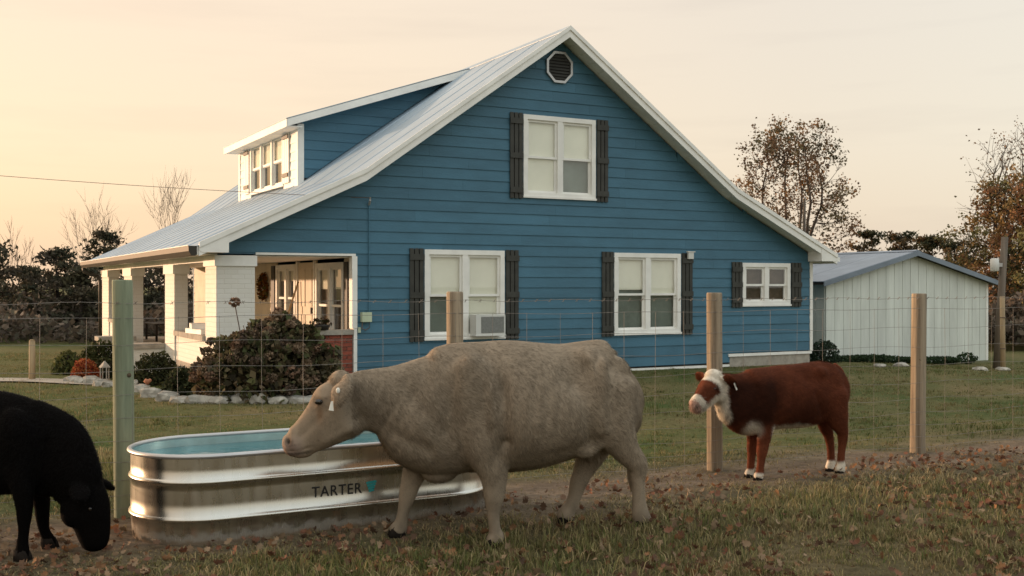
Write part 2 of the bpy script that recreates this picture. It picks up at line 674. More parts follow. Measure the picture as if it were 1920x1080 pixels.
L.new(a.outputs['Color'], mxg.inputs['A'])
L.new(mr_.outputs[0], mxg.inputs['B'])
L.new(mxg.outputs['Result'], b.inputs['Base Color'])
b.inputs['Roughness'].default_value = 0.95
b.inputs['Specular IOR Level'].default_value = 0.1
bp = N.new('ShaderNodeBump')
bp.inputs['Strength'].default_value = 0.9
bp.inputs['Distance'].default_value = 0.05
L.new(n.outputs['Fac'], bp.inputs['Height'])
L.new(bp.outputs[0], b.inputs['Normal'])
gme.materials.append(gm)
struct(obj('ground', gme))

# ------------------------------------------------------------------ blue house (local axes: u along the gable, v to the back, z up)
HO = Vector((-4.637, 16.77, 0))
HA = math.atan2(0.4774, 0.8787)
house = thing('blue_house', 'blue lap sided farmhouse with grey metal roof, dormer and white porch piers', 'house', HO, HA)


def hw(u, v, z):
    c, s = math.cos(HA), math.sin(HA)
    return Vector((HO.x + u * c - v * s, HO.y + u * s + v * c, z))


PROF = [(-0.35, 2.26), (2.35, 3.53), (6.25, 6.31), (10.15, 3.53), (12.85, 2.26)]
HL = 12.6


def prof(u):
    for (a0, b0), (a1, b1) in zip(PROF, PROF[1:]):
        if a0 <= u <= a1:
            return b0 + (b1 - b0) * (u - a0) / (a1 - a0)
    return 0.0


def prof_u(z, side):
    P = PROF[:3] if side < 0 else PROF[:1:-1]
    for (a0, b0), (a1, b1) in zip(P, P[1:]):
        if b0 <= z <= b1:
            return a0 + (a1 - a0) * (z - b0) / (b1 - b0)
    return P[0][0] if z < P[0][1] else P[-1][0]


WINS = {'w1': (3.55, 5.11, 0.70, 2.27), 'w2': (7.47, 9.04, 0.70, 2.27), 'w3': (10.61, 11.90, 1.22, 2.11), 'w4': (5.50, 7.05, 3.24, 4.75)}
HOLES = [(-1.0, 2.31, -1, 2.15), (10.28, 13, -1, 0.275)] + [(a + 0.03, b_ - 0.03, c + 0.03, d - 0.03) for a, b_, c, d in WINS.values()]
DROP = 0.13


def row_pieces(z0, z1):
    cuts = sorted({z0, z1} | {h for H in HOLES for h in H[2:] if z0 + 0.004 < h < z1 - 0.004})
    out = []
    for a_, b_ in zip(cuts, cuts[1:]):
        mid = (a_ + b_) / 2
        iv = [(max(prof_u(a_ + DROP, -1), 0.08), min(prof_u(a_ + DROP, 1), 12.47), max(prof_u(b_ + DROP, -1), 0.08), min(prof_u(b_ + DROP, 1), 12.47))]
        for H in HOLES:
            if H[2] < mid < H[3]:
                nv = []
                for l0, r0, l1, r1 in iv:
                    if H[1] <= min(l0, l1) or H[0] >= max(r0, r1):
                        nv.append((l0, r0, l1, r1))
                        continue
                    if H[0] > max(l0, l1) + 0.01:
                        nv.append((l0, H[0], l1, H[0]))
                    if H[1] < min(r0, r1) - 0.01:
                        nv.append((H[1], r0, H[1], r1))
                iv = nv
        out += [(a_, b_, *q) for q in iv if q[1] > q[0] + 0.02 or q[3] > q[2] + 0.02]
    return out


rng = random.Random(3)
EXPO = 0.19
zrow = 1.80 - EXPO * 9
zz = zrow
while zz < 6.2:
    z0, z1 = max(zz, 0.06), zz + EXPO
    pcs = row_pieces(z0, z1)
    joints = sorted([rng.uniform(1.5, 4.5), rng.uniform(5.2, 8.0), rng.uniform(8.8, 11.5)])
    segs = list(zip([-9] + joints, joints + [99]))
    for s0, s1 in segs:
        grp = []
        for (a_, b_, l0, r0, l1, r1) in pcs:
            L0, R0, L1, R1 = max(l0, s0 + 0.001), min(r0, s1 - 0.001), max(l1, s0 + 0.001), min(r1, s1 - 0.001)
            if R0 <= L0 and R1 <= L1:
                continue
            if R0 < L0:
                L0 = R0 = (L1 if abs(l0 - l1) < 1 and l0 > l1 else (L0 + R0) / 2)
            if R1 < L1:
                m_ = (l1 + r1) / 2
                L1 = R1 = min(max(m_, min(L0, R0)), max(L0, R0))
            grp.append((a_, b_, L0, R0, L1, R1))
        # join what touches
        comps = []
        for g in grp:
            hit = [c for c in comps if any(min(g[3], q[3]) > max(g[2], q[2]) for q in c)]
            new = [g]
            for c in hit:
                new += c
                comps.remove(c)
            comps.append(new)
        for c in comps:
            mb = MB()
            for (a_, b_, L0, R0, L1, R1) in c:
                fa = -(0.004 + 0.016 * (1 - (a_ - zz) / EXPO))
                fb = -(0.004 + 0.016 * (1 - (b_ - zz) / EXPO))
                lap = 0.012 if b_ == z1 else 0.0
                mb.add([(L0, fa, a_), (R0, fa, a_), (R1, fb, b_), (L1, fb, b_), (L0, 0.03, a_), (R0, 0.03, a_), (R1, 0.03, b_ + lap * 0), (L1, 0.03, b_ + lap * 0)],
                       [(0, 1, 2, 3), (7, 6, 5, 4), (4, 5, 1, 0), (3, 2, 6, 7), (0, 3, 7, 4), (1, 5, 6, 2)])
            mb.build('siding_board', 'blue', house)
    zz += EXPO

# plain body behind the boards: the other outside walls and a core behind the gable boards
mb = MB()
mb.box(12.30, 12.46, 0.031, HL, 0.06, 2.16)
bk = [(2.31, 0.06), (12.46, 0.06), (12.46, prof(12.46) - DROP), (10.15, 3.53 - DROP), (6.25, 6.31 - DROP), (2.35, 3.53 - DROP), (0.08, prof(0.08) - DROP), (0.08, 2.15), (2.31, 2.15)]
mb.prism(bk, HL - 0.14, HL)
mb.build('rear_wall', 'blue', house)
# dark lining behind the gable so that nothing shows between boards
mb = MB()
zs = sorted({0.07, 2.15, 0.70, 2.27, 1.22, 2.11, 3.24, 4.75, 5.9, 2.7, 3.4, 4.0, 5.3})
for a_, b_ in zip(zs, zs[1:]):
    xs = [(max(prof_u(b_ + DROP, -1), 0.1 if a_ >= 2.15 else 2.33), min(prof_u(b_ + DROP, 1), 12.3))]
    for (l, r, c, d) in WINS.values():
        if c < (a_ + b_) / 2 < d:
            nx_ = []
            for p, q in xs:
                if r < p or l > q:
                    nx_.append((p, q))
                else:
                    nx_ += [(p, l), (r, q)]
            xs = nx_
    for p, q in xs:
        if q - p > 0.02:
            mb.box(p, q, 0.033, 0.05, a_, b_)
mb.build('wall_sheathing', 'dark', house)
mb = MB().box(2.31, 12.46, 0.06, 0.3, -0.4, 0.055)
mb.build('foundation', 'concrete', house)
mb = MB().box(10.29, 12.46, -0.008, 0.055, -0.4, 0.20)
mb.build('foundation_block_wall', 'concrete', house)
MB().box(10.25, 12.50, -0.035, 0.02, 0.205, 0.262).build('skirt_trim', 'white', house)
MB().box(2.36, 10.27, -0.026, 0.02, 0.005, 0.052).build('skirt_trim', 'white', house)
MB().box(12.455, 12.53, -0.03, 0.05, 0.2655, 2.13).build('corner_trim', 'white', house)
# white trim round the porch opening
MB().box(2.235, 2.325, -0.032, 0.12, 0.93, 2.135).build('opening_trim', 'white', house)
MB().box(2.262, 2.322, -0.030, 0.03, 0.10, 0.925).build('opening_trim', 'white', house)
MB().box(0.62, 2.30, -0.028, 0.12, 2.138, 2.175).build('opening_trim', 'white', house)

# ---- windows
def window(parent, rect, mp_, blinds, room='dark', lean=0.0, depth=0.10):
    """rect a0,a1,z0,z1 on a wall; mp_ maps (a, depth, z) to local house axes. blinds: 4 flags UL, LL, UR, LR"""
    a0, a1, z0, z1 = rect
    root = MB()
    t_ = 0.085
    for q in ((a0, a1, z1 - t_, z1), (a0, a1, z0, z0 + t_ * 1.15), (a0, a0 + t_, z0 + t_ * 1.15, z1 - t_), (a1 - t_, a1, z0 + t_ * 1.15, z1 - t_)):
        root.box(q[0], q[1], -0.035, 0.045, q[2], q[3], mp_)
    am = (a0 + a1) / 2
    root.box(am - 0.055, am + 0.055, -0.03, 0.045, z0 + t_ * 1.15, z1 - t_, mp_)
    win = root.build('window', 'white', parent)
    MB().box(a0 - 0.012, a1 + 0.012, -0.055, -0.0355, z0 - 0.002, z0 + 0.035, mp_).build('sill', 'white', win)
    MB().box(a0 + 0.02, a1 - 0.02, depth, depth + 0.02, z0 + 0.02, z1 - 0.02, mp_).build('room_backing', room, win)
    zm = (z0 + z1) / 2 - 0.01
    k = 0
    for (s0, s1) in ((a0 + t_, am - 0.055), (am + 0.055, a1 - t_)):
        for up in (1, 0):
            za, zb = (zm - 0.02, z1 - t_) if up else (z0 + t_ * 1.15, zm + 0.02)
            d0, d1 = (0.002, 0.03) if up else (0.031, 0.055)
            w_ = 0.042
            sh = MB()
            for q in ((s0, s1, zb - w_, zb), (s0, s1, za, za + w_), (s0, s0 + w_, za + w_, zb - w_), (s1 - w_, s1, za + w_, zb - w_)):
                sh.box(q[0], q[1], d0, d1, q[2], q[3], mp_)
            so = sh.build('sash', 'white', win)
            dm = (d0 + d1) / 2
            MB().box(s0 + w_ - 0.004, s1 - w_ + 0.004, dm - 0.002, dm + 0.002, za + w_ - 0.004, zb - w_ + 0.004, mp_).build('pane', 'glass', win)
            bl = blinds[k]
            if bl:
                zlow = zb - (zb - za) * bl
                MB().box(s0 + 0.01, s1 - 0.01, 0.060, 0.064, zlow, zb, mp_).build('blind', 'blind', win)
            k += 1
    return win


gab = lambda p: (p[0], p[1], p[2])
window(house, WINS['w1'], gab, (1, 0, 1, 1), 'screen')
window(house, WINS['w2'], gab, (0.85, 0, 1, 0), 'screen')
window(house, WINS['w3'], gab, (0, 0, 0.0, 0), 'browni')
window(house, WINS['w4'], gab, (1, 1, 1, 0), 'screen')


def shutter(u0, u1, z0, z1):
    w = (u1 - u0) / 3
    root = None
    for i in range(3):
        mb = MB().box(u0 + i * w + 0.009, u0 + (i + 1) * w - 0.009, -0.045, -0.022, z0, z1)
        if root is None:
            root = mb.build('shutter', 'shutter', house)
        else:
            mb.build('board', 'shutter', root)
    MB().box(u0 + 0.03, u1 - 0.03, -0.0215, -0.019, z0 + 0.02, z1 - 0.02).build('backing', 'blackp', root)
    for zc in (z0 + 0.15, (z0 + z1) / 2 + 0.0, z1 - 0.15):
        MB().box(u0 + 0.004, u1 - 0.004, -0.068, -0.0455, zc - 0.05, zc + 0.05).build('batten', 'shutter', root)


for k, (a_, b_) in {'w1': (3.26, 5.40), 'w2': (7.18, 9.33), 'w3': (10.32, 12.20), 'w4': (5.21, 7.33)}.items():
    W = WINS[k]
    shutter(a_, W[0] - 0.016, W[2] - 0.02, W[3] + 0.015)
    shutter(W[1] + 0.016, b_, W[2] - 0.02, W[3] + 0.015)

# ---- octagonal gable vent
def octa(r, x=6.25, z=5.665, n=8):
    return [(x + r * math.cos(math.pi / 8 + i * math.pi / 4), z + r * 1.04 * math.sin(math.pi / 8 + i * math.pi / 4)) for i in range(n)]


mb = MB()
o1, o2 = octa(0.30), octa(0.255)
vs_ = [(a_, y_, b_) for y_ in (-0.06, -0.018) for q in (o1, o2) for a_, b_ in q]
fs = []
for i in range(8):
    j = (i + 1) % 8
    fs += [(i, j, 8 + j, 8 + i), (16 + i, 24 + i, 24 + j, 16 + j), (i, 16 + i, 16 + j, j), (8 + i, 8 + j, 24 + j, 24 + i)]
mb.add(vs_, fs)
vent = mb.build('gable_vent', 'silver', house)
MB().prism(octa(0.252), -0.0225, -0.0205).build('vent_backing', 'blackp', vent)
for i in range(8):
    zc = 5.665 - 0.20 + i * 0.057
    hwid = min(0.235, 0.245 - max(0, abs(zc - 5.665) - 0.10) * 1.0)
    mb = MB().add([(6.25 - hwid, -0.024, zc + 0.022), (6.25 + hwid, -0.024, zc + 0.022), (6.25 + hwid, -0.052, zc - 0.018), (6.25 - hwid, -0.052, zc - 0.018),
                   (6.25 - hwid, -0.024, zc + 0.016), (6.25 + hwid, -0.024, zc + 0.016), (6.25 + hwid, -0.052, zc - 0.024), (6.25 - hwid, -0.052, zc - 0.024)],
                  [(0, 1, 2, 3), (7, 6, 5, 4), (0, 4, 5, 1), (2, 6, 7, 3), (1, 5, 6, 2), (0, 3, 7, 4)])
    mb.build('slat', 'slat', vent)

# ---- roof
V0, V1 = -0.40, HL + 0.40
TH = 0.09
for (a0, b0), (a1, b1) in zip(PROF, PROF[1:]):
    sl = Vector((a1 - a0, b1 - b0)).normalized()
    nrm = Vector((-sl.y, sl.x))
    if nrm.y < 0:
        nrm = -nrm
    # deck
    MB().prism([(a0, b0 - 0.015), (a1, b1 - 0.015), (a1, b1 - TH), (a0, b0 - TH)], V0 + 0.03, V1 - 0.03).build('roof_deck', 'white', house)
    npan = 15
    wv = (V1 - V0 - 0.02) / npan
    left = a0 < 6
    q0, q1 = Vector((a0, b0)), Vector((a1, b1))
    if not left:
        q0, q1 = q1, q0                         # q0 is the low end
    dirn = (q1 - q0).normalized()
    low = q0 - dirn * (0.04 if abs(q0.y - 2.26) < 0.01 else 0.02)
    n_ = nrm
    off = 0.006 if abs(q0.y - 2.26) < 0.01 else 0.012
    for i in range(npan):
        va, vb = V0 + 0.01 + i * wv, V0 + 0.01 + (i + 1) * wv - 0.0015
        prf = [(va, 0.0), (vb - 0.035, 0.0), (vb - 0.028, 0.010), (vb - 0.008, 0.010), (vb, 0.0)]
        vs_ = []
        for P_ in (low, q1):
            for (vv, hh) in prf:
                p = P_ + n_ * (hh + off)
                vs_.append((p.x, vv, p.y))
            for (vv, hh) in reversed(prf):
                p = P_ + n_ * (hh + off - 0.012)
                vs_.append((p.x, vv, p.y))
        nn = 10
        fs = [(k_, (k_ + 1) % nn, (k_ + 1) % nn + nn, k_ + nn) for k_ in range(nn)]
        fs += [(0, 1, 8, 9), (1, 2, 7, 8), (2, 3, 6, 7), (3, 4, 5, 6)]
        fs += [(9 + nn, 8 + nn, 1 + nn, 0 + nn), (8 + nn, 7 + nn, 2 + nn, 1 + nn), (7 + nn, 6 + nn, 3 + nn, 2 + nn), (6 + nn, 5 + nn, 4 + nn, 3 + nn)]
        MB().add(vs_, fs).build('roof_panel', 'roof', house)
    # rake boards, front and back, and a thinner trim strip above
    for vf, vb2 in ((V0 - 0.012, V0 + 0.0295), (V1 - 0.0295, V1 + 0.012)):
        MB().prism([(a0, b0 + 0.012), (a1, b1 + 0.012), (a1, b1 - 0.165), (a0, b0 - 0.165)], vf, vb2).build('rake_board', 'white', house)
    MB().prism([(a0, b0 + 0.045), (a1, b1 + 0.045), (a1, b1 - 0.035), (a0, b0 - 0.035)], V0 - 0.036, V0 - 0.0125).build('rake_trim', 'white', house)
    # soffit planks under the front overhang
    ln = (Vector((a1, b1)) - Vector((a0, b0))).length
    ns = int(ln / 0.24)
    for i in range(ns):
        t0, t1 = i / ns, (i + 0.965) / ns
        ua, za = a0 + (a1 - a0) * t0, b0 + (b1 - b0) * t0 - TH - 0.004
        ub, zb = a0 + (a1 - a0) * t1, b0 + (b1 - b0) * t1 - TH - 0.004
        if ua < 0.1 or ub > 12.45:
            continue
        MB().prism([(ua, za), (ub, zb), (ub, zb - 0.014), (ua, za - 0.014)], V0 + 0.03, -0.021).build('soffit_plank', 'white', house)
MB().prism([(6.10, 6.24), (6.25, 6.355), (6.40, 6.24), (6.40, 6.222), (6.25, 6.335), (6.10, 6.222)], V0 - 0.005, V1).build('ridge_cap', 'roof', house)
# eave returns at the gable corners
MB().prism([(-0.35, 2.255), (0.10, 2.44), (0.10, 2.155), (-0.30, 2.155), (-0.35, 2.18)], V0 - 0.02, -0.022).build('eave_return', 'white', house)
MB().prism([(12.85, 2.255), (12.40, 2.44), (12.40, 2.155), (12.80, 2.155), (12.85, 2.18)], V0 - 0.02, -0.022).build('eave_return', 'white', house)
# eave soffits and fascia
for sgn in (-1, 1):
    ue, ui = (-0.35, 0.02) if sgn < 0 else (12.85, 12.46)
    lo_, hi_ = sorted((ue, ui))
    MB().box(lo_, hi_, 0.0, V1 - 0.04, 2.13, 2.15).build('eave_soffit', 'white', house)
    x0, x1 = (-0.375, -0.352) if sgn < 0 else (12.852, 12.875)
    MB().box(x0, x1, V0 + 0.02, V1 - 0.02, 2.11, 2.245).build('fascia', 'white', house)
# gutter along the porch eave
gp = [(-0.38, 2.25), (-0.38, 2.13), (-0.40, 2.10), (-0.46, 2.10), (-0.50, 2.17), (-0.505, 2.25), (-0.495, 2.25), (-0.488, 2.172), (-0.452, 2.112), (-0.404, 2.112), (-0.39, 2.135), (-0.39, 2.25)]
gut = MB().prism(gp, V0 + 0.02, V1 - 0.05).build('gutter', 'gutter', house)
MB().prism([(-0.38, 2.25), (-0.38, 2.13), (-0.40, 2.10), (-0.46, 2.10), (-0.50, 2.17), (-0.505, 2.25)], V0 + 0.004, V0 + 0.018).build('end_cap', 'gutter', gut)
MB().box(-0.512, -0.494, V0 + 0.02, V1 - 0.05, 2.2505, 2.262).build('gutter_lip', 'white', gut)
mb = MB().tube([(-0.44, V1 - 0.25, 2.10), (-0.44, V1 - 0.25, 2.02), (-0.28, V1 - 0.35, 1.93), (-0.10, V1 - 0.42, 1.88), (-0.06, V1 - 0.45, 1.75), (-0.06, V1 - 0.45, 0.1)], 0.045, 8)
mb.build('downspout', 'gutter', house, smooth=True)
MB().box(12.88, 12.97, V0 + 0.03, V1 - 0.05, 2.15, 2.24).build('gutter', 'white', house)

# ---- porch
MB().box(0.0, 0.22, 0.745, 12.45, 2.03, 2.128).build('porch_beam', 'white', house)
MB().box(0.225, 2.29, 0.05, 12.4, 2.116, 2.128).build('porch_ceiling', 'white', house)
MB().box(0.0, 2.30, 0.02, 12.45, -0.3, 0.30).build('porch_floor', 'concrete', house)


def pier(u0, u1, v0, v1, z1=2.03, name='porch_pier', z0=-0.3, cap=True):
    p = MB().box(u0, u1, v0, v1, z0, z1 - (0.17 if cap else 0)).build(name, 'pbrick', house)
    if cap:
        MB().box(u0 - 0.03, u1 + 0.03, v0 - 0.03, v1 + 0.03, z1 - 0.1695, z1 - 0.002).build('capital', 'white', p)
    return p


pier(0.0, 0.61, -0.012, 0.74, z1=2.125)
pier(-0.03, 0.21, 3.11, 3.99)
pier(-0.03, 0.21, 7.78, 8.88)
pier(-0.03, 0.21, 11.30, 12.42)
for v0, v1 in ((0.745, 3.105), (8.885, 11.295)):
    MB().box(0.0, 0.20, v0, v1, 0.3005, 0.74).build('knee_wall', 'pbrick', house)
    MB().box(-0.05, 0.25, v0 + 0.005, v1 - 0.005, 0.7405, 0.83).build('knee_wall_sill', 'concrete', house)
for v0, v1 in ((4.0, 4.55), (7.22, 7.77)):
    p = MB().box(-0.75, -0.032, v0, v1, -0.2, 0.46).build('stair_pier', 'pbrick', house)
    MB().box(-0.80, -0.034, v0 - 0.04, v1 + 0.04, 0.4605, 0.55).build('cap_stone', 'concrete', p)
for i in range(2):
    MB().box(-0.35 - 0.3 * i, -0.06 - 0.3 * i, 4.6, 7.17, -0.2, 0.18 - 0.14 * i).build('porch_step', 'concrete', house)
# brick knee wall under the side opening
kw = MB().box(0.612, 2.26, 0.012, 0.10, -0.2, 0.83).build('side_knee_wall', 'mortar', house)
bme = MB().box(-0.098, 0.098, -0.018, 0.018, -0.029, 0.029).mesh('brick')
bmh = MB().box(-0.046, 0.046, -0.018, 0.018, -0.029, 0.029).mesh('brick')
for r_ in range(12):
    zc = 0.80 - r_ * 0.069
    x = 2.245
    k = 0
    while x > 0.66:
        half = (k == 0 and r_ % 2 == 1)
        w = 0.092 if half else 0.196
        if x - w < 0.615:
            break
        obj('brick', bmh if half else bme, 'brick', kw, (x - w / 2, 0.012 + rng.uniform(-0.002, 0.002), zc))
        x -= w + 0.011
        k += 1
MB().box(0.615, 2.262, -0.045, 0.12, 0.8305, 0.915).build('side_sill', 'concrete', house)

# porch inner wall (faces the porch front) with boards, windows and door
IW = 2.31
pmap = lambda p: (IW + p[1], p[0], p[2])
PH = [(0.55, 2.06, 0.55, 2.05), (2.16, 3.22, 0.3, 2.1), (3.30, 4.62, 0.75, 2.06)]
zz = 0.30
while zz < 2.1:
    z1 = min(zz + 0.165, 2.112)
    ivs = [(0.10, 12.4)]
    for a0, a1, c0, c1 in PH:
        if c0 < (zz + z1) / 2 < c1:
            ivs = [q for l, r in ivs for q in (((l, a0), (a1, r)) if l < a0 < r else ((l, r),))]
    for l, r in ivs:
        if r - l > 0.02:
            MB().add([(IW - 0.02, l, zz), (IW - 0.02, r, zz), (IW - 0.006, r, z1), (IW - 0.006, l, z1), (IW + 0.02, l, zz), (IW + 0.02, r, zz), (IW + 0.02, r, z1), (IW + 0.02, l, z1)],
                     [(0, 1, 2, 3), (7, 6, 5, 4), (4, 5, 1, 0), (3, 2, 6, 7), (0, 3, 7, 4), (1, 5, 6, 2)]).build('porch_siding_board', 'creamwall', house)
    zz += 0.165
MB().box(IW + 0.021, IW + 0.05, 0.09, 12.4, 0.3, 2.11).build('porch_wall_sheathing', 'dark', house) if False else None
window(house, PH[0], pmap, (0.55, 0.0, 0.55, 0), 'browni')
window(house, PH[2], pmap, (0.4, 0, 0.4, 0), 'browni')
dr = MB().box(2.19, 3.19, 0.0, 0.045, 0.31, 2.08, pmap).build('door', 'creamwall', house)
for (a0, a1, c0, c1) in ((2.32, 2.64, 1.25, 1.95), (2.74, 3.06, 1.25, 1.95), (2.32, 2.64, 0.45, 1.1), (2.74, 3.06, 0.45, 1.1)):
    MB().box(a0, a1, -0.014, -0.0005, c0, c1, pmap).build('door_panel', 'creamwall', dr)
MB().box(2.13, 2.19, -0.03, 0.04, 0.30, 2.11, pmap).build('door_casing', 'white', house)
MB().box(3.19, 3.25, -0.03, 0.04, 0.30, 2.11, pmap).build('door_casing', 'white', house)
MB().box(2.26, 2.30, -0.05, -0.001, 1.12, 1.24, pmap).build('handle', 'blackp', dr)
MB().box(0.30, 0.48, -0.045, -0.021, 0.55, 2.05, pmap).build('porch_shutter', 'shutter', house)
MB().box(4.68, 4.92, -0.045, -0.021, 0.75, 2.05, pmap).build('porch_shutter', 'shutter', house)

# ---- dormer
DU, DV0, DV1 = 2.50, 3.77, 8.35
DT = 4.84


def droof(u):
    return 4.88 + (6.30 - 4.88) * (u - 2.05) / (6.25 - 2.05)


for zi in range(14):
    za, zb = 3.60 + zi * EXPO, 3.60 + (zi + 1) * EXPO

    def lim(z):                         # range of u on the side wall at height z
        l = max(DU + 0.03, 2.20 + (z + 0.10 - 4.91) / (6.30 - 4.91) * 4.05)
        r = prof_u(z - 0.03, -1)
        return l, r
    (l0, r0), (l1, r1) = lim(za), lim(zb)
    if r0 - l0 < 0.05:
        continue
    if r1 < l1:
        r1 = l1 = (l1 + r1) / 2
    for vv, sg in ((DV0, -1), (DV1, 1)):
        f0, f1 = vv + sg * 0.02, vv + sg * 0.005
        MB().add([(l0, f0, za), (r0, f0, za), (r1, f1, zb), (l1, f1, zb), (l0, vv - sg * 0.03, za), (r0, vv - sg * 0.03, za), (r1, vv - sg * 0.03, zb), (l1, vv - sg * 0.03, zb)],
                 [(0, 1, 2, 3), (7, 6, 5, 4), (4, 5, 1, 0), (3, 2, 6, 7), (0, 3, 7, 4), (1, 5, 6, 2)]).build('dormer_siding_board', 'blue', house)
dmap = lambda p: (DU + p[1], p[0], p[2])
# front wall of the dormer: white boards with three sash windows
DW = [(4.82 + i * 0.84, 5.57 + i * 0.84) for i in range(3)]
for zi in range(7):
    za, zb = 3.62 + zi * 0.178, 3.62 + (zi + 1) * 0.178
    ivs = [(DV0 + 0.02, DV1 - 0.02)] if zb < 3.72 else [(DV0 + 0.02, 4.75), (7.32, DV1 - 0.02)]
    for l, r in ivs:
        MB().add([(DU - 0.018, l, za), (DU - 0.018, r, za), (DU - 0.004, r, zb), (DU - 0.004, l, zb), (DU + 0.03, l, za), (DU + 0.03, r, za), (DU + 0.03, r, zb), (DU + 0.03, l, zb)],
                 [(0, 1, 2, 3), (7, 6, 5, 4), (4, 5, 1, 0), (3, 2, 6, 7), (0, 3, 7, 4), (1, 5, 6, 2)]).build('dormer_front_board', 'white', house)
dwin = MB().box(4.75, 4.82, -0.035, 0.05, 3.70, 4.84, dmap)
for i in range(3):
    dwin.box(DW[i][1], DW[i][1] + 0.09, -0.035, 0.05, 3.70, 4.84, dmap)
dwin.box(4.82, 7.25, -0.033, 0.05, 4.77, 4.84, dmap).box(4.82, 7.25, -0.033, 0.05, 3.70, 3.765, dmap)
dwo = dwin.build('dormer_window', 'white', house)
MB().box(4.78, 7.32, 0.10, 0.13, 3.66, 4.9, dmap).build('room_backing', 'browni', dwo)
for i, (a0, a1) in enumerate(DW):
    for up in (1, 0):
        za, zb = (4.24, 4.768) if up else (3.767, 4.28)
        d0, d1 = (0.0, 0.025) if up else (0.026, 0.05)
        sh = MB()
        for q in ((a0 + 0.002, a1 - 0.002, zb - 0.05, zb), (a0 + 0.002, a1 - 0.002, za, za + 0.05), (a0 + 0.002, a0 + 0.07, za + 0.05, zb - 0.05), (a1 - 0.07, a1 - 0.002, za + 0.05, zb - 0.05)):
            sh.box(q[0], q[1], d0, d1, q[2], q[3], dmap)
        sh.build('sash', 'white', dwo)
        MB().box(a0 + 0.066, a1 - 0.066, d0 + 0.01, d0 + 0.014, za + 0.046, zb - 0.046, dmap).build('pane', 'glass', dwo)
    MB().box(a0, a1, 0.056, 0.060, 4.27, 4.78, dmap).build('blind', 'blind', dwo)
for a0 in (4.30, 7.40):
    so = None
    for i in range(3):
        mb = MB().box(a0 + i * 0.13 + 0.008, a0 + (i + 1) * 0.13 - 0.008, -0.05, -0.024, 3.74, 4.82, dmap)
        if so is None:
            so = mb.build('dormer_shutter', 'white', house)
        else:
            mb.build('board', 'white', so)
    for zc in (3.90, 4.68):
        MB().box(a0 + 0.002, a0 + 0.388, -0.072, -0.0505, zc - 0.04, zc + 0.04, dmap).build('batten', 'shutter', so)
MB().box(DU - 0.03, DU + 0.10, DV0 - 0.03, DV0 + 0.10, 3.60, 4.86).build('dormer_corner_trim', 'white', house)
MB().box(DU - 0.03, DU + 0.10, DV1 - 0.10, DV1 + 0.03, 3.60, 4.86).build('dormer_corner_trim', 'white', house)
# dormer roof
da, db = DV0 - 0.33, DV1 + 0.16
MB().prism([(2.20, 4.91), (6.25, 6.29), (6.25, 6.20), (2.20, 4.82)], da + 0.03, db - 0.03).build('dormer_roof_deck', 'white', house)
npn = 6
for i in range(npn):
    va, vb = da + (db - da) * i / npn, da + (db - da) * (i + 1) / npn - 0.005
    MB().prism([(2.15, 4.906), (6.25, 6.305), (6.25, 6.293), (2.15, 4.894)], va, vb).build('dormer_roof_panel', 'roof', house)
for y0, y1 in ((da - 0.012, da + 0.0295), (db - 0.0295, db + 0.012)):
    MB().prism([(2.18, 4.892), (6.20, 6.262), (6.20, 6.12), (2.18, 4.75)], y0, y1).build('dormer_rake_board', 'white', house)
MB().box(2.155, 2.1795, da, db, 4.74, 4.889).build('dormer_fascia', 'white', house)
MB().box(2.18, 2.49, da + 0.03, db - 0.03, 4.755, 4.77).build('dormer_soffit', 'white', house)

# ---- small fittings on the gable wall
mt = MB().box(2.38, 2.55, -0.12, -0.021, 1.04, 1.20).build('meter_box', 'meter', house)
MB().tube([(2.40, -0.07, 1.04), (2.39, -0.07, 0.93), (2.45, -0.07, 0.90), (2.52, -0.07, 0.94), (2.52, -0.07, 1.04)], 0.009, 5).build('cable_loop', 'cable', mt, True)
MB().tube([(2.53, -0.035, 1.2), (2.53, -0.035, 3.0)], 0.010, 6).build('conduit', 'blue', house)
MB().tube([(2.53, -0.035, 3.0), (2.53, -0.09, 3.07), (2.53, -0.09, 3.12)], 0.02, 6).build('service_bracket', 'silver', house)
MB().box(9.17, 9.30, -0.11, -0.0685, 2.17, 2.30).box(9.14, 9.33, -0.12, -0.0685, 2.3005, 2.32).build('wall_box', 'ac', house)
MB().box(2.335, 2.38, -0.05, -0.021, 0.86, 0.95).build('tap_box', 'meter', house)

# window air conditioner (rests in the window, a thing of its own)
ACL = hw(4.715, -0.037, 0.775)
ac = thing('air_conditioner', 'small white air conditioner in the right sash of the left ground floor window', 'air conditioner', ACL, HA)
MB().box(-0.29, 0.29, -0.22, 0.03, 0.0, 0.36).build('casing', 'ac', ac)
MB().box(-0.19, 0.26, -0.226, -0.2205, 0.04, 0.325).build('grille', 'grille', ac)
for i in range(9):
    MB().box(-0.18, 0.25, -0.230, -0.2265, 0.055 + i * 0.03, 0.062 + i * 0.03).build('louvre', 'ac' if False else 'grille', ac)
MB().box(-0.30, 0.30, -0.235, 0.03, -0.012, -0.0005).build('base_tray', 'ac', ac)

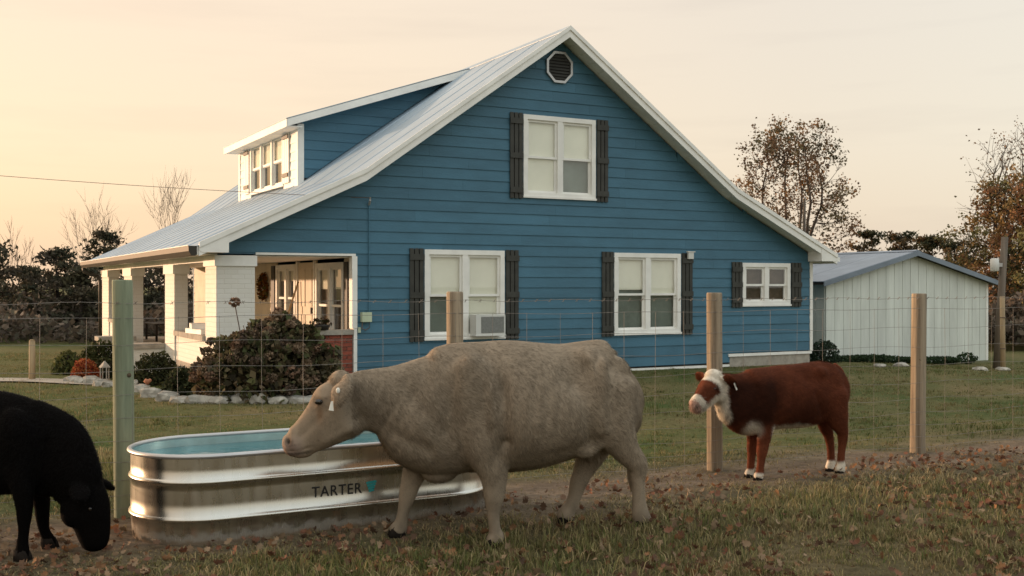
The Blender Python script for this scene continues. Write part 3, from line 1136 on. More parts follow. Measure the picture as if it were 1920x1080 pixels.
# ---- things on the porch
def leaf_cloud(pos, size, cols, rs, aspect=0.6, up=0.0, normal=None):
    """quads at pos (n,3); cols (n,3)"""
    n_ = len(pos)
    a_ = rs.normal(size=(n_, 3))
    if normal is not None:
        a_ = a_ * 0.7
    a_[:, 2] += up
    a_ /= np.linalg.norm(a_, axis=1)[:, None] + 1e-9
    b_ = np.cross(a_, rs.normal(size=(n_, 3)))
    b_ /= np.linalg.norm(b_, axis=1)[:, None] + 1e-9
    s = (size * rs.uniform(0.6, 1.3, n_))[:, None] if not hasattr(size, '__len__') else np.asarray(size)[:, None]
    p0 = pos - a_ * s * 0.5
    p2 = pos + a_ * s * 0.5
    c = np.cross(a_, b_) * s * 0.12
    p1 = pos + b_ * s * aspect * 0.5 + c
    p3 = pos - b_ * s * aspect * 0.5 + c
    V = np.stack([p0, p1, p2, p3], 1).reshape(-1, 3)
    F = np.arange(4 * n_).reshape(-1, 4)
    C = np.repeat(cols, 4, 0)
    return V, F, C


def ball(rs, n, rad, shell=0.5, flat=None):
    d = rs.normal(size=(n, 3))
    d /= np.linalg.norm(d, axis=1)[:, None]
    if flat is not None:
        d[:, 2] = np.abs(d[:, 2]) * 1.0 if flat else d[:, 2]
    r = rs.uniform(shell ** 3, 1, n) ** (1 / 3)
    return d * r[:, None] * np.asarray(rad)


def pal(rs, n, cols, jit=0.15):
    cols = np.asarray(cols, float)
    c = cols[rs.randint(0, len(cols), n)]
    return np.clip(c * (1 + rs.normal(0, jit, (n, 1))), 0.003, 1)


rs = np.random.RandomState(5)
wl = hw(IW - 0.075, 5.42, 1.62)
an = rs.uniform(0, 6.28, 420)
rr_ = 0.23 + rs.normal(0, 0.035, 420)
P = np.stack([rs.normal(0, 0.03, 420), np.cos(an) * rr_, np.sin(an) * rr_], 1)
Vv, Ff, Cc = leaf_cloud(P, 0.085, pal(rs, 420, [(0.22, 0.08, 0.02), (0.11, 0.05, 0.02), (0.30, 0.15, 0.03), (0.06, 0.06, 0.02)]), rs)
wr = obj('wreath', np_mesh('wreath', Vv, Ff, Cc, 'tuft'), None, None, wl, (0, 0, HA))
tag(wr, 'round autumn wreath of brown leaves hanging on the porch wall', 'wreath')
wr['label'] = 'round autumn wreath of brown leaves hanging on the porch wall'

pot = thing('flower_pot', 'small terracotta pot on the porch side sill above the big bush', 'pot', hw(1.05, 0.04, 0.915), HA)
mb = MB().tube([(0, 0, 0.0), (0, 0, 0.13), (0, 0, 0.131), (0, 0, 0.17)], [0.075, 0.10, 0.115, 0.115], 14)
mb.build('pot_body', 'terra', pot, True)
P = ball(rs, 90, (0.12, 0.12, 0.10), 0.2) + np.array([0, 0, 0.23])
Vv, Ff, Cc = leaf_cloud(P, 0.06, pal(rs, 90, [(0.10, 0.05, 0.03), (0.06, 0.06, 0.02), (0.2, 0.12, 0.06)]), rs)
obj('dry_plant', np_mesh('dry_plant', Vv, Ff, Cc, 'tuft'), None, pot)
bd = thing('potted_plant', 'dark potted plant on the porch side sill beside the brick', 'plant', hw(1.72, 0.04, 0.915), HA)
MB().tube([(0, 0, 0), (0, 0, 0.07), (0, 0, 0.09)], [0.12, 0.15, 0.155], 12).build('bowl', 'bench', bd, True)
P = ball(rs, 120, (0.20, 0.12, 0.08), 0.2) + np.array([0, 0, 0.12])
Vv, Ff, Cc = leaf_cloud(P, 0.06, pal(rs, 120, [(0.05, 0.03, 0.02), (0.04, 0.04, 0.015)]), rs)
obj('leaves', np_mesh('leaves', Vv, Ff, Cc, 'tuft'), None, bd)
broom = thing('broom', 'thin wooden broom leaning against the porch door', 'broom', hw(1.95, 3.3, 0.3), HA)
MB().tube([(0, 0, 0.22), (0.31, -0.28, 1.42)], 0.018, 6).build('broom_handle', 'tanpole', broom, True)
MB().tube([(-0.05, 0.045, 0.02), (0, 0, 0.24)], [0.13, 0.03], 8).build('bristles', 'post', broom, True)
bn = thing('porch_bench', 'dark slatted bench standing on the porch behind the steps', 'bench', hw(0.80, 10.2, 0.3), HA)
for z_ in (0.52, 0.66, 0.80):
    MB().box(0.45, 0.48, -0.75, 0.75, z_, z_ + 0.08).build('back_slat', 'bench', bn)
for k in range(4):
    MB().box(-0.05 + k * 0.12, 0.05 + k * 0.12, -0.75, 0.75, 0.40, 0.43).build('seat_slat', 'bench', bn)
for y_ in (-0.7, 0.66):
    MB().box(-0.02, 0.03, y_, y_ + 0.04, 0, 0.399).build('leg', 'bench', bn)
    MB().box(0.481, 0.52, y_, y_ + 0.04, 0, 0.88).build('leg', 'bench', bn)
for i, (vv, zz_, rot) in enumerate(((1.55, 0.83, 0.1), (1.72, 0.915, -0.15))):
    o = MB().box(-0.13, 0.13, -0.42 + 0.06 * i, 0.42 - 0.06 * i, 0, 0.08).build('folded_mat', 'white')
    o.location = hw(0.10, vv, zz_ + 0.002)
    o.rotation_euler = (0, 0, HA + rot)
    tag(o, ['lower white folded mat lying on the porch front sill', 'upper white folded mat stacked on another on the porch front sill'][i], 'mat', 'white mats on the porch sill')

# ------------------------------------------------------------------ white shed
SO = Vector((7.08, 24.17, 0))
shed = thing('white_shed', 'low white metal sided shed with grey blue roof beside the house', 'shed', SO, HA)
SW, SD, SE, SP, SB = 5.44, 8.0, 1.72, 2.38, -0.35
npan = 20
wp = SW / npan


def srf(u):
    return SE + (SP - SE) * (1 - abs(u - SW / 2) / (SW / 2))


for i in range(npan):
    a0, a1 = i * wp, (i + 1) * wp
    zs_ = [(a0, SB), (a1 - 0.012, SB), (a1 - 0.012, srf(a1 - 0.012))] + ([(SW / 2, srf(SW / 2))] if a0 < SW / 2 - 1e-6 < a1 - 0.012 else []) + [(a0, srf(a0))]
    MB().prism(zs_, -0.02, 0.01).build('wall_panel', 'shedwall', shed)
for i in range(28):
    v0 = 0.02 + i * (SD / 28)
    MB().box(-0.02, 0.01, v0, v0 + SD / 28 - 0.012, SB, SE).build('side_panel', 'shedwall', shed)
MB().box(SW - 0.01, SW + 0.02, 0, SD, SB, SE).box(0.011, SW - 0.011, SD - 0.03, SD, SB, SE).box(0.012, SW - 0.012, 0.012, 0.03, SB, SE).build('wall_core', 'shedwall', shed)
MB().box(SW - 0.04, SW + 0.03, -0.035, -0.021, SB, SE - 0.02).build('corner_trim', 'white', shed)
for s in (-1, 1):
    ue = -0.28 if s < 0 else SW + 0.28
    ze = SE - (SP - SE) / (SW / 2) * 0.28
    MB().prism([(ue, ze + 0.07), (SW / 2, SP + 0.07), (SW / 2, SP + 0.01), (ue, ze + 0.01)], -0.20, SD + 0.2).build('roof_deck', 'bench', shed)
    for i in range(9):
        v0 = -0.22 + i * (SD + 0.44) / 9
        MB().prism([(ue + 0.02 * s, ze + 0.088), (SW / 2, SP + 0.09), (SW / 2, SP + 0.072), (ue + 0.02 * s, ze + 0.071)], v0, v0 + (SD + 0.44) / 9 - 0.012).build('roof_panel', 'shedroof', shed)
    MB().prism([(ue, ze + 0.085), (SW / 2, SP + 0.085), (SW / 2, SP - 0.03), (ue, ze - 0.03)], -0.245, -0.2205).build('rake_trim', 'shedroof', shed)
MB().prism([(SW / 2 - 0.14, SP + 0.068), (SW / 2, SP + 0.11), (SW / 2 + 0.14, SP + 0.068)], -0.225, SD + 0.22).build('ridge_cap', 'shedroof', shed)

# ------------------------------------------------------------------ wire fence
fence = thing('wire_fence', 'woven wire pasture fence on round wooden posts with a top barbed strand', 'fence')
pts = [(-5.06, 6.67), (-2.77, 7.65), (-0.46, 8.62), (1.82, 9.60), (4.01, 10.58), (6.25, 11.55)]
tops = [1.62, 1.69, 1.60, 1.585, 1.57, 1.55]
rads = [0.07, 0.072, 0.068, 0.071, 0.073, 0.07]
prnd = random.Random(9)
for (x, y), tp, rd in zip(pts, tops, rads):
    zb = float(ground(x, y)) - 0.15
    mb = MB()
    n_ = 20
    rings = [zb, 0.3, 0.6, 0.9, 1.2, tp - 0.012, tp]
    vs_, fs = [], []
    lx, ly = prnd.uniform(-0.008, 0.008), prnd.uniform(-0.008, 0.008)
    for i, z_ in enumerate(rings):
        for k in range(n_):
            a_ = 2 * math.pi * k / n_
            r_ = rd * (1.0 - 0.012 * z_ + prnd.uniform(-0.012, 0.012)) * (0.93 if i == len(rings) - 1 else 1)
            vs_.append((lx * z_ + r_ * math.cos(a_), ly * z_ + r_ * math.sin(a_), z_))
    for i in range(len(rings) - 1):
        for k in range(n_):
            fs.append((i * n_ + k, i * n_ + (k + 1) % n_, (i + 1) * n_ + (k + 1) % n_, (i + 1) * n_ + k))
    fs.append(tuple((len(rings) - 1) * n_ + k for k in range(n_)))
    mb.add(vs_, fs)
    me = mb.mesh('post', True)
    po = obj('post', me, 'postend' if x < -2 else 'post', fence, (x, y, 0))
    for k in range(2):
        a_ = prnd.uniform(-2.6, -0.5)
        z_ = prnd.uniform(0.8, 1.45)
        kn = MB().tube([(math.cos(a_) * (rd - 0.012), math.sin(a_) * (rd - 0.012), z_), (math.cos(a_) * (rd + 0.002), math.sin(a_) * (rd + 0.002), z_ + 0.002)], prnd.uniform(0.010, 0.018), 8)
        kn.build('knot', 'knot', po, True)
fpts = [Vector((p[0], p[1], 0)) for p in pts]
nrm3 = Vector((FN[0], FN[1], 0))
WZ = [1.42, 1.235, 1.05, 0.87, 0.70, 0.54, 0.40, 0.28, 0.17, 0.07]


def along(s):
    for p, q in zip(fpts, fpts[1:]):
        l = (q - p).length
        if s <= l:
            return p.lerp(q, s / l)
        s -= l
    return fpts[-1]


total = sum((q - p).length for p, q in zip(fpts, fpts[1:]))
fro = Vector((-FN[0], -FN[1], 0)) * 0.074
for j, z_ in enumerate(WZ):
    P_ = []
    ns = 90
    for i in range(ns + 1):
        p = along(total * i / ns) + fro
        P_.append((p.x, p.y, z_ + 0.010 * math.sin(i * 0.55 + j) * (1 if j else 0.6) + float(ground(p.x, p.y)) * 0.3))
    MB().tube(P_, 0.0015 if j else 0.0018, 4, cap=False).build('horizontal_wire', 'wire', fence, True)
P_ = []
for i in range(91):
    p = along(total * i / 90) + fro
    P_.append((p.x, p.y, 1.525 + 0.008 * math.sin(i * 0.9)))
bw = MB().tube(P_, 0.0017, 4, cap=False).build('barbed_wire', 'wire', fence, True)
brb = MB().tube([(-0.014, 0, -0.012), (0.014, 0, 0.012)], 0.002, 3).tube([(0, -0.014, 0.012), (0, 0.014, -0.012)], 0.002, 3).mesh('barb')
s = 0.06
while s < total:
    p = along(s) + fro
    obj('barb', brb, 'wire', bw, (p.x, p.y, 1.525))
    s += 0.125
vme = MB().tube([(0, 0, 0.03), (0.004, 0, 0.5), (-0.003, 0, 1.0), (0.002, 0, 1.425)], 0.0014, 4, cap=False).mesh('vertical_wire', True)
s = 0.1
while s < total:
    p = along(s) + fro
    o = obj('vertical_wire', vme, 'wire', fence, (p.x, p.y, float(ground(p.x, p.y)) * 0.3))
    o.rotation_euler = (prnd.uniform(-0.006, 0.006), prnd.uniform(-0.010, 0.010), prnd.uniform(0, 3))
    s += 0.305

# ------------------------------------------------------------------ galvanised stock tank
TC, TYAW, TL, TW, TH_ = Vector((-1.373, 7.64, 0)), 0.49, 2.565, 0.97, 0.565
tank = thing('stock_tank', 'oval galvanised steel stock tank full of water standing by the fence', 'water tank', (TC.x, TC.y, float(ground(TC.x, TC.y)) - 0.01), TYAW)


def stadium(off, n=40):
    r = TW / 2 + off
    hl = TL / 2 - TW / 2
    out = []
    for k in range(n):
        a_ = -math.pi / 2 + math.pi * k / (n - 1)
        out.append((hl + r * math.cos(a_), r * math.sin(a_)))
    for k in range(n):
        a_ = math.pi / 2 + math.pi * k / (n - 1)
        out.append((-hl + r * math.cos(a_), r * math.sin(a_)))
    return out


def loft_stadium(profile):
    vs_, fs = [], []
    n_ = 80
    for off, z_ in profile:
        vs_ += [(x, y, z_) for x, y in stadium(off)]
    for i in range(len(profile) - 1):
        for k in range(n_):
            fs.append((i * n_ + k, i * n_ + (k + 1) % n_, (i + 1) * n_ + (k + 1) % n_, (i + 1) * n_ + k))
    return vs_, fs


def bead(zc, h=0.034, d=0.024, n=8):
    return [(d * math.sin(math.pi * k / n), zc - h + 2 * h * k / n) for k in range(n + 1)]


prof_out = [(-0.012, -0.03), (-0.008, 0.02), (-0.004, 0.08)] + bead(0.148, 0.022, 0.014) + [(0.0, 0.25), (0.0, 0.33)] + bead(0.386, 0.022, 0.014) + [(0.0, 0.47), (0.0, TH_ - 0.025)]
vs_, fs = loft_stadium(prof_out)
MB().add(vs_, fs).build('tank_wall', 'tank', tank, True, recalc=False)
rim = [(0.016 * math.cos(-a_) + 0.006, TH_ - 0.012 + 0.016 * math.sin(a_)) for a_ in [math.pi * 2 * k / 12 for k in range(13)]]
vs_, fs = loft_stadium(rim)
MB().add(vs_, fs).build('rolled_rim', 'silver', tank, True)
vs_, fs = loft_stadium([(-0.006, TH_ - 0.012), (-0.008, 0.42), (-0.010, 0.2)])
MB().add(vs_, [tuple(reversed(f)) for f in fs]).build('tank_lining', 'tankin', tank, True, recalc=False)
ring = stadium(-0.009)
mb = MB().add([(x, y, TH_ - 0.075) for x, y in ring], [tuple(range(len(ring)))])
wtr = mb.build('water', 'water', tank, recalc=False)


def text_mesh(body, size, sx):
    cu = bpy.data.curves.new('lettering', 'FONT')
    cu.body = body
    cu.size = size
    cu.extrude = 0.0006
    cu.offset = size * 0.012
    cu.space_character = 1.12
    o = bpy.data.objects.new('tmp', cu)
    COL.objects.link(o)
    dg = bpy.context.evaluated_depsgraph_get()
    dg.update()
    me = bpy.data.meshes.new_from_object(o.evaluated_get(dg))
    bpy.data.objects.remove(o)
    for v in me.vertices:
        v.co.x *= sx
    return me


tm = text_mesh('TARTER', 0.100, 1.0)
_w = max(v.co.x for v in tm.vertices) - min(v.co.x for v in tm.vertices)
for v in tm.vertices:
    v.co.x *= 0.352 / _w
tm.materials.clear()
tl = obj('lettering', tm, 'ink', tank, (-0.212, -TW / 2 - 0.0025, 0.230), (R(90), 0, 0))
# teal emblem: stacked slanted bars
mb = MB()
for k in range(4):
    z_ = 0.284 - k * 0.0185
    x0 = 0.172 + 0.006 * k
    wdt = 0.074 - 0.012 * k
    mb.add([(x0, -TW / 2 - 0.0032, z_), (x0 + wdt, -TW / 2 - 0.0032, z_ + 0.008), (x0 + wdt - 0.003, -TW / 2 - 0.0032, z_ + 0.023), (x0, -TW / 2 - 0.0032, z_ + 0.0165),
            (x0, -TW / 2 - 0.001, z_), (x0 + wdt, -TW / 2 - 0.001, z_ + 0.008), (x0 + wdt - 0.003, -TW / 2 - 0.001, z_ + 0.023), (x0, -TW / 2 - 0.001, z_ + 0.0165)],
           [(0, 1, 2, 3), (7, 6, 5, 4), (0, 4, 5, 1), (1, 5, 6, 2), (2, 6, 7, 3), (3, 7, 4, 0)])
mb.build('emblem', 'teal', tank)
#ANIMALS#
# ------------------------------------------------------------------ cattle
def catmull(P, k=5):
    P = np.asarray(P, float)
    Q = np.vstack([2 * P[0] - P[1], P, 2 * P[-1] - P[-2]])
    out = []
    for i in range(1, len(Q) - 2):
        for t in np.linspace(0, 1, k, endpoint=False):
            a_, b_, c_, d_ = Q[i - 1], Q[i], Q[i + 1], Q[i + 2]
            out.append(0.5 * ((2 * b_) + (c_ - a_) * t + (2 * a_ - 5 * b_ + 4 * c_ - d_) * t * t + (3 * b_ - a_ - 3 * c_ + d_) * t ** 3))
    out.append(P[-1])
    return np.array(out)


def loft(mb, st, n=22, head=False, egg=0.0, k=5, flip=None):
    """st rows: x, y, z, lateral radius, other radius"""
    S = catmull(st, k)
    p = S[:, :3]
    t = np.gradient(p, axis=0)
    t /= np.linalg.norm(t, axis=1)[:, None] + 1e-9
    rings = []
    for i in range(len(S)):
        if head:
            lat = np.cross((0, 0, 1.0), t[i])
        else:
            lat = np.array([0, 1.0, 0]) - t[i] * t[i][1]
        if flip is not None:
            lat = np.array(flip, float) - t[i] * np.dot(t[i], flip)
        lat /= np.linalg.norm(lat) + 1e-9
        oth = np.cross(t[i], lat)
        rings.append((p[i], lat, oth, max(S[i, 3], 0.004), max(S[i, 4], 0.004), t[i]))
    # rounded ends
    def capr(r, sgn):
        c, la, ot, ra, rb, tt = r
        m_ = min(ra, rb)
        return [(c + tt * sgn * m_ * math.sin(q) * 0.8, la, ot, ra * math.cos(q), rb * math.cos(q), tt) for q in (0.5, 1.0, 1.35)]
    rings = capr(rings[0], -1)[::-1] + rings + capr(rings[-1], 1)
    vs_, fs = [], []
    for c, la, ot, ra, rb, tt in rings:
        for j in range(n):
            a_ = 2 * math.pi * j / n
            ca, sa = math.cos(a_), math.sin(a_)
            w = 1.0 - egg * sa * (1 if ot[2] > 0 else -1)
            vs_.append(tuple(c + la * ca * ra * w + ot * sa * rb))
    for i in range(len(rings) - 1):
        for j in range(n):
            fs.append((i * n + j, i * n + (j + 1) % n, (i + 1) * n + (j + 1) % n, (i + 1) * n + j))
    fs.append(tuple(range(n - 1, -1, -1)))
    fs.append(tuple((len(rings) - 1) * n + j for j in range(n)))
    mb.add(vs_, fs)


def ellip(mb, c, r, rot=(0, 0, 0), n=14):
    from mathutils import Euler
    E_ = Euler(rot).to_matrix()
    vs_, fs = [], []
    for i in range(1, n):
        th = math.pi * i / n
        for j in range(n * 2):
            ph = math.pi * j / n
            q = E_ @ Vector((r[0] * math.sin(th) * math.cos(ph), r[1] * math.sin(th) * math.sin(ph), r[2] * math.cos(th)))
            vs_.append((c[0] + q.x, c[1] + q.y, c[2] + q.z))
    m_ = n * 2
    for i in range(n - 2):
        for j in range(m_):
            fs.append((i * m_ + j, (i + 1) * m_ + j, (i + 1) * m_ + (j + 1) % m_, i * m_ + (j + 1) % m_))
    fs.append(tuple(range(m_)))
    fs.append(tuple((n - 2) * m_ + j for j in range(m_ - 1, -1, -1)))
    mb.add(vs_, fs)


def skin(mb, voxel=0.012, smooth=7):
    me = mb.mesh('body_raw', True)
    o = bpy.data.objects.new('tmp', me)
    COL.objects.link(o)
    md = o.modifiers.new('r', 'REMESH')
    md.mode = 'VOXEL'
    md.voxel_size = voxel
    md.use_smooth_shade = True
    ms = o.modifiers.new('s', 'SMOOTH')
    ms.factor = 0.5
    ms.iterations = smooth
    dg = bpy.context.evaluated_depsgraph_get()
    dg.update()
    out = bpy.data.meshes.new_from_object(o.evaluated_get(dg))
    bpy.data.objects.remove(o)
    bpy.data.meshes.remove(me)
    return out


def relax(me, weight, it):
    V_ = arr(me)
    E_ = np.empty(len(me.edges) * 2, np.int32)
    me.edges.foreach_get('vertices', E_)
    E_ = E_.reshape(-1, 2)
    n_ = len(V_)
    deg = np.bincount(E_.ravel(), minlength=n_).astype(float)
    w_ = weight(V_)[:, None] * 0.5
    for _ in range(it):
        S = np.stack([np.bincount(E_[:, 0], V_[E_[:, 1], k], n_) + np.bincount(E_[:, 1], V_[E_[:, 0], k], n_) for k in range(3)], 1)
        V_ = V_ + w_ * (S / deg[:, None] - V_)
    me.vertices.foreach_set('co', V_.astype(np.float32).ravel())
    me.update()


def arr(me):
    a_ = np.empty(len(me.vertices) * 3, np.float32)
    me.vertices.foreach_get('co', a_)
    return a_.reshape(-1, 3).astype(float)


def fur(me, colf, n, length, seed, curl=0.5, width=0.0022, shade=1.0, headx=None, swirl=0.6, lift=(0.15, 0.6)):
    rs_ = np.random.RandomState(seed)
    me.calc_loop_triangles()
    T = np.empty(len(me.loop_triangles) * 3, np.int32)
    me.loop_triangles.foreach_get('vertices', T)
    T = T.reshape(-1, 3)
    V_ = arr(me)
    Nn = np.empty(len(me.vertices) * 3, np.float32)
    me.vertex_normals.foreach_get('vector', Nn)
    Nn = Nn.reshape(-1, 3)
    A = np.linalg.norm(np.cross(V_[T[:, 1]] - V_[T[:, 0]], V_[T[:, 2]] - V_[T[:, 0]]), axis=1)
    pick = rs_.choice(len(T), n, p=A / A.sum())
    u_, v_ = rs_.rand(n), rs_.rand(n)
    fl = u_ + v_ > 1
    u_[fl], v_[fl] = 1 - u_[fl], 1 - v_[fl]
    w_ = 1 - u_ - v_
    t_ = T[pick]
    P = V_[t_[:, 0]] * w_[:, None] + V_[t_[:, 1]] * u_[:, None] + V_[t_[:, 2]] * v_[:, None]
    NN = Nn[t_[:, 0]] * w_[:, None] + Nn[t_[:, 1]] * u_[:, None] + Nn[t_[:, 2]] * v_[:, None]
    NN /= np.linalg.norm(NN, axis=1)[:, None]
    keep = P[:, 2] > 0.05
    P, NN = P[keep], NN[keep]
    n = len(P)
    flow = np.stack([-0.8 + swirl * noise(P[:, 0], P[:, 1], P[:, 2], 6, seed), swirl * noise(P[:, 0], P[:, 1], P[:, 2], 7, seed + 1), -0.75 + swirl * noise(P[:, 0], P[:, 1], P[:, 2], 8, seed + 2)], 1)
    flow += rs_.normal(0, curl, (n, 3))
    flow -= NN * (flow * NN).sum(1)[:, None]
    flow /= np.linalg.norm(flow, axis=1)[:, None] + 1e-9
    ln = length * rs_.uniform(0.5, 1.3, n) * np.clip((P[:, 2] - 0.05) / 0.5, 0.38, 1)
    if headx is not None:
        ln = ln * np.where((P[:, 0] > headx) & (np.abs(P[:, 1]) < 0.115) & (P[:, 2] < 1.03), 0.45, 1.0)
    D = flow * 0.85 + NN * rs_.uniform(*lift, n)[:, None]
    S = np.cross(D, NN)
    S /= np.linalg.norm(S, axis=1)[:, None] + 1e-9
    P0 = P - NN * 0.002
    tip = P0 + D * ln[:, None]
    tip[:, 2] -= 0.15 * ln
    V3 = np.stack([P0 - S * width, P0 + S * width, tip], 1).reshape(-1, 3)
    cl_ = noise(P[:, 0], P[:, 1], P[:, 2], 60, seed + 9) * 0.12 + noise(P[:, 0], P[:, 1], P[:, 2], 21, seed + 10) * 0.05
    C = colf(P) * (rs_.uniform(0.62, 1.32, n) + cl_)[:, None]
    C = C * shade
    NNv = NN + rs_.normal(0, 0.12, (n, 3))
    NNv /= np.linalg.norm(NNv, axis=1)[:, None]
    return np_mesh('fur', V3, np.arange(3 * n).reshape(-1, 3), np.repeat(np.clip(C, 0.002, 1), 3, 0), 'fur', normals=np.repeat(NNv, 3, 0))


def sculpt(me, feats, waves=()):
    V_ = arr(me)
    Nn = np.empty(len(me.vertices) * 3, np.float32)
    me.vertex_normals.foreach_get('vector', Nn)
    Nn = Nn.reshape(-1, 3)
    D_ = np.zeros(len(V_))
    Q = V_.copy()
    Q[:, 1] = np.abs(Q[:, 1])
    for f in feats:
        if len(f) == 3:                        # (centre, radii, amount)
            c, r, a_ = f
            D_ += a_ * np.exp(-(((Q - np.array(c)) / np.array(r)) ** 2).sum(1))
        else:                                  # (from, to, radius, amount): a groove or ridge along a line
            p, q, r, a_ = f
            p, q = np.array(p, float), np.array(q, float)
            t_ = np.clip(((Q - p) @ (q - p)) / ((q - p) @ (q - p)), 0, 1)
            dd = np.linalg.norm(Q - p - t_[:, None] * (q - p), axis=1)
            D_ += a_ * np.exp(-(dd / r) ** 2)
    for c, r, k, a_ in waves:                  # (centre, radii, wave vector, amount): ribs, skin wrinkles
        D_ += a_ * np.sin(Q @ np.array(k, float)) * np.exp(-(((Q - np.array(c)) / np.array(r)) ** 2).sum(1))
    V_ = V_ + Nn * D_[:, None]
    me.vertices.foreach_set('co', V_.astype(np.float32).ravel())
    me.update()


def animal(name, label, cat, loc, rotz, parts, lumps, colf, furn, furl, seed, voxel=0.012, smooth=7, hooves=(), eyes=(), soft=None, soft_it=24, feats=(), waves=(), hide='hide', furk={}):
    root = thing(name, label, cat, loc, rotz)
    mb = MB()
    for st, kw in parts:
        loft(mb, st, **kw)
    for c, r, *ro in lumps:
        ellip(mb, c, r, *(ro or ()))
    me = skin(mb, voxel, smooth)
    if soft:
        relax(me, soft, soft_it)
    if feats:
        sculpt(me, feats, waves)
    set_col(me, colf(arr(me)))
    me.materials.clear()
    body = obj('body', me, hide, root)
    obj('fur', fur(me, colf, furn, furl, seed, **furk), None, root)
    for (x, y, z, rx) in hooves:
        q = MB()
        for s in (-1, 1):
            vs_, n_ = [], 10
            for zz_, sc_, ox in ((-0.02, 1.15, 0.012), (0.03, 1.0, 0.004), (0.06, 0.8, -0.004)):
                for j in range(n_):
                    a_ = 2 * math.pi * j / n_
                    vs_.append((x + ox + rx * sc_ * 1.05 * math.cos(a_), y + s * rx * 0.47 + rx * 0.46 * sc_ * math.sin(a_), z + zz_))
            fs = [(i * n_ + j, i * n_ + (j + 1) % n_, (i + 1) * n_ + (j + 1) % n_, (i + 1) * n_ + j) for i in range(2) for j in range(n_)]
            fs += [tuple(range(n_ - 1, -1, -1)), tuple(2 * n_ + j for j in range(n_))]
            q.add(vs_, fs)
        q.build('hoof', 'hoof', root, True)
    for c, r in eyes:
        q = MB()
        ellip(q, c, r, n=10)
        q.build('eye', 'eye', root, True)
    return root, body


def foot(leg, z):
    """drop the last stations of a leg so that the hoof stands at height z"""
    leg = [list(r) for r in leg]
    dz = leg[-1][2] - z
    n_ = len(leg)
    for i, r in enumerate(leg):
        k = max(0, (i - 2) / (n_ - 3))
        r[2] -= dz * k
    return leg


def gz(loc, rotz, x, y):
    c, s = math.cos(rotz), math.sin(rotz)
    return float(ground(loc[0] + x * c - y * s, loc[1] + x * s + y * c))


# ---- tan cow walking
cl, cr_ = (-0.124, 7.1, 0.0), R(-165)
torso = [(-0.938, 0, 0.945, 0.12, 0.20), (-0.880, 0, 0.915, 0.185, 0.318), (-0.795, 0, 0.905, 0.235, 0.380), (-0.672, 0, 0.902, 0.275, 0.376), (-0.501, 0, 0.874, 0.33, 0.387), (-0.276, 0, 0.853, 0.36, 0.422), (-0.091, 0, 0.85, 0.36, 0.438), (0.091, 0, 0.85, 0.295, 0.43), (0.235, 0, 0.845, 0.25, 0.426), (0.377, 0, 0.821, 0.225, 0.42), (0.501, 0, 0.827, 0.21, 0.375), (0.606, 0, 0.865, 0.16, 0.304)]
neck = [(0.342, 0, 0.829, 0.2, 0.402), (0.554, 0, 0.87, 0.16, 0.319), (0.71, 0, 0.902, 0.125, 0.234), (0.831, 0, 0.919, 0.108, 0.199), (0.916, 0, 0.925, 0.1, 0.178)]
headp = [(0.94, 0, 0.922, 0.092, 0.178), (1.021, 0, 0.846, 0.112, 0.202), (1.122, 0, 0.760, 0.092, 0.156), (1.226, 0, 0.686, 0.072, 0.116), (1.286, 0, 0.652, 0.075, 0.102), (1.322, 0, 0.640, 0.062, 0.076)]
nf = [(0.129, 0.18, 0.841, 0.1, 0.207), (0.098, 0.205, 0.603, 0.09, 0.140), (0.05, 0.205, 0.43, 0.066, 0.092), (0.046, 0.2, 0.276, 0.05, 0.058), (0.05, 0.2, 0.173, 0.034, 0.038), (0.039, 0.2, 0.069, 0.034, 0.037), (0.034, 0.2, 0.035, 0.042, 0.050), (0.039, 0.2, 0.0, 0.046, 0.055)]
ff = [(0.28, -0.13, 0.706, 0.09, 0.178), (0.457, -0.15, 0.496, 0.07, 0.107), (0.521, -0.15, 0.357, 0.055, 0.071), (0.55, -0.15, 0.252, 0.045, 0.051), (0.575, -0.15, 0.147, 0.034, 0.037), (0.592, -0.15, 0.07, 0.034, 0.039), (0.6, -0.15, 0.035, 0.04, 0.049), (0.615, -0.15, 0.0, 0.046, 0.056)]
nh = [(-0.735, 0.14, 0.954, 0.12, 0.23), (-0.785, 0.17, 0.706, 0.1, 0.160), (-0.868, 0.18, 0.555, 0.068, 0.100), (-0.948, 0.18, 0.45, 0.05, 0.066), (-0.955, 0.18, 0.33, 0.038, 0.043), (-0.961, 0.18, 0.20, 0.036, 0.042), (-0.968, 0.18, 0.12, 0.04, 0.052), (-0.985, 0.18, 0.05, 0.046, 0.060)]
fh = [(-0.812, -0.12, 0.706, 0.1, 0.204), (-0.729, -0.13, 0.486, 0.07, 0.111), (-0.671, -0.13, 0.36, 0.05, 0.07), (-0.643, -0.13, 0.287, 0.046, 0.059), (-0.612, -0.13, 0.178, 0.036, 0.044), (-0.582, -0.13, 0.095, 0.036, 0.044), (-0.558, -0.13, 0.045, 0.04, 0.055), (-0.545, -0.13, 0.0, 0.046, 0.062)]
legs = []
hv = []
for lg in (nf, ff, nh, fh):
    x_, y_ = lg[-1][0], lg[-1][1]
    g_ = gz(cl, cr_, x_, y_)
    lg = [r[:3] + (r[3] * 1.1, r[4] * 1.1) if i > 2 else r for i, r in enumerate(lg)]
    lg = foot(lg, g_ + 0.035)
    legs.append((lg, {}))
    hv.append((x_, y_, g_ + 0.005, 0.05))
ear = [(0.985, 0.085, 1.045, 0.020, 0.035), (0.995, 0.140, 1.045, 0.022, 0.060), (1.02, 0.190, 1.005, 0.020, 0.074), (1.045, 0.212, 0.950, 0.016, 0.056), (1.06, 0.216, 0.900, 0.012, 0.022)]
ear2 = [(x, -y, z, a_, b_) for x, y, z, a_, b_ in ear]
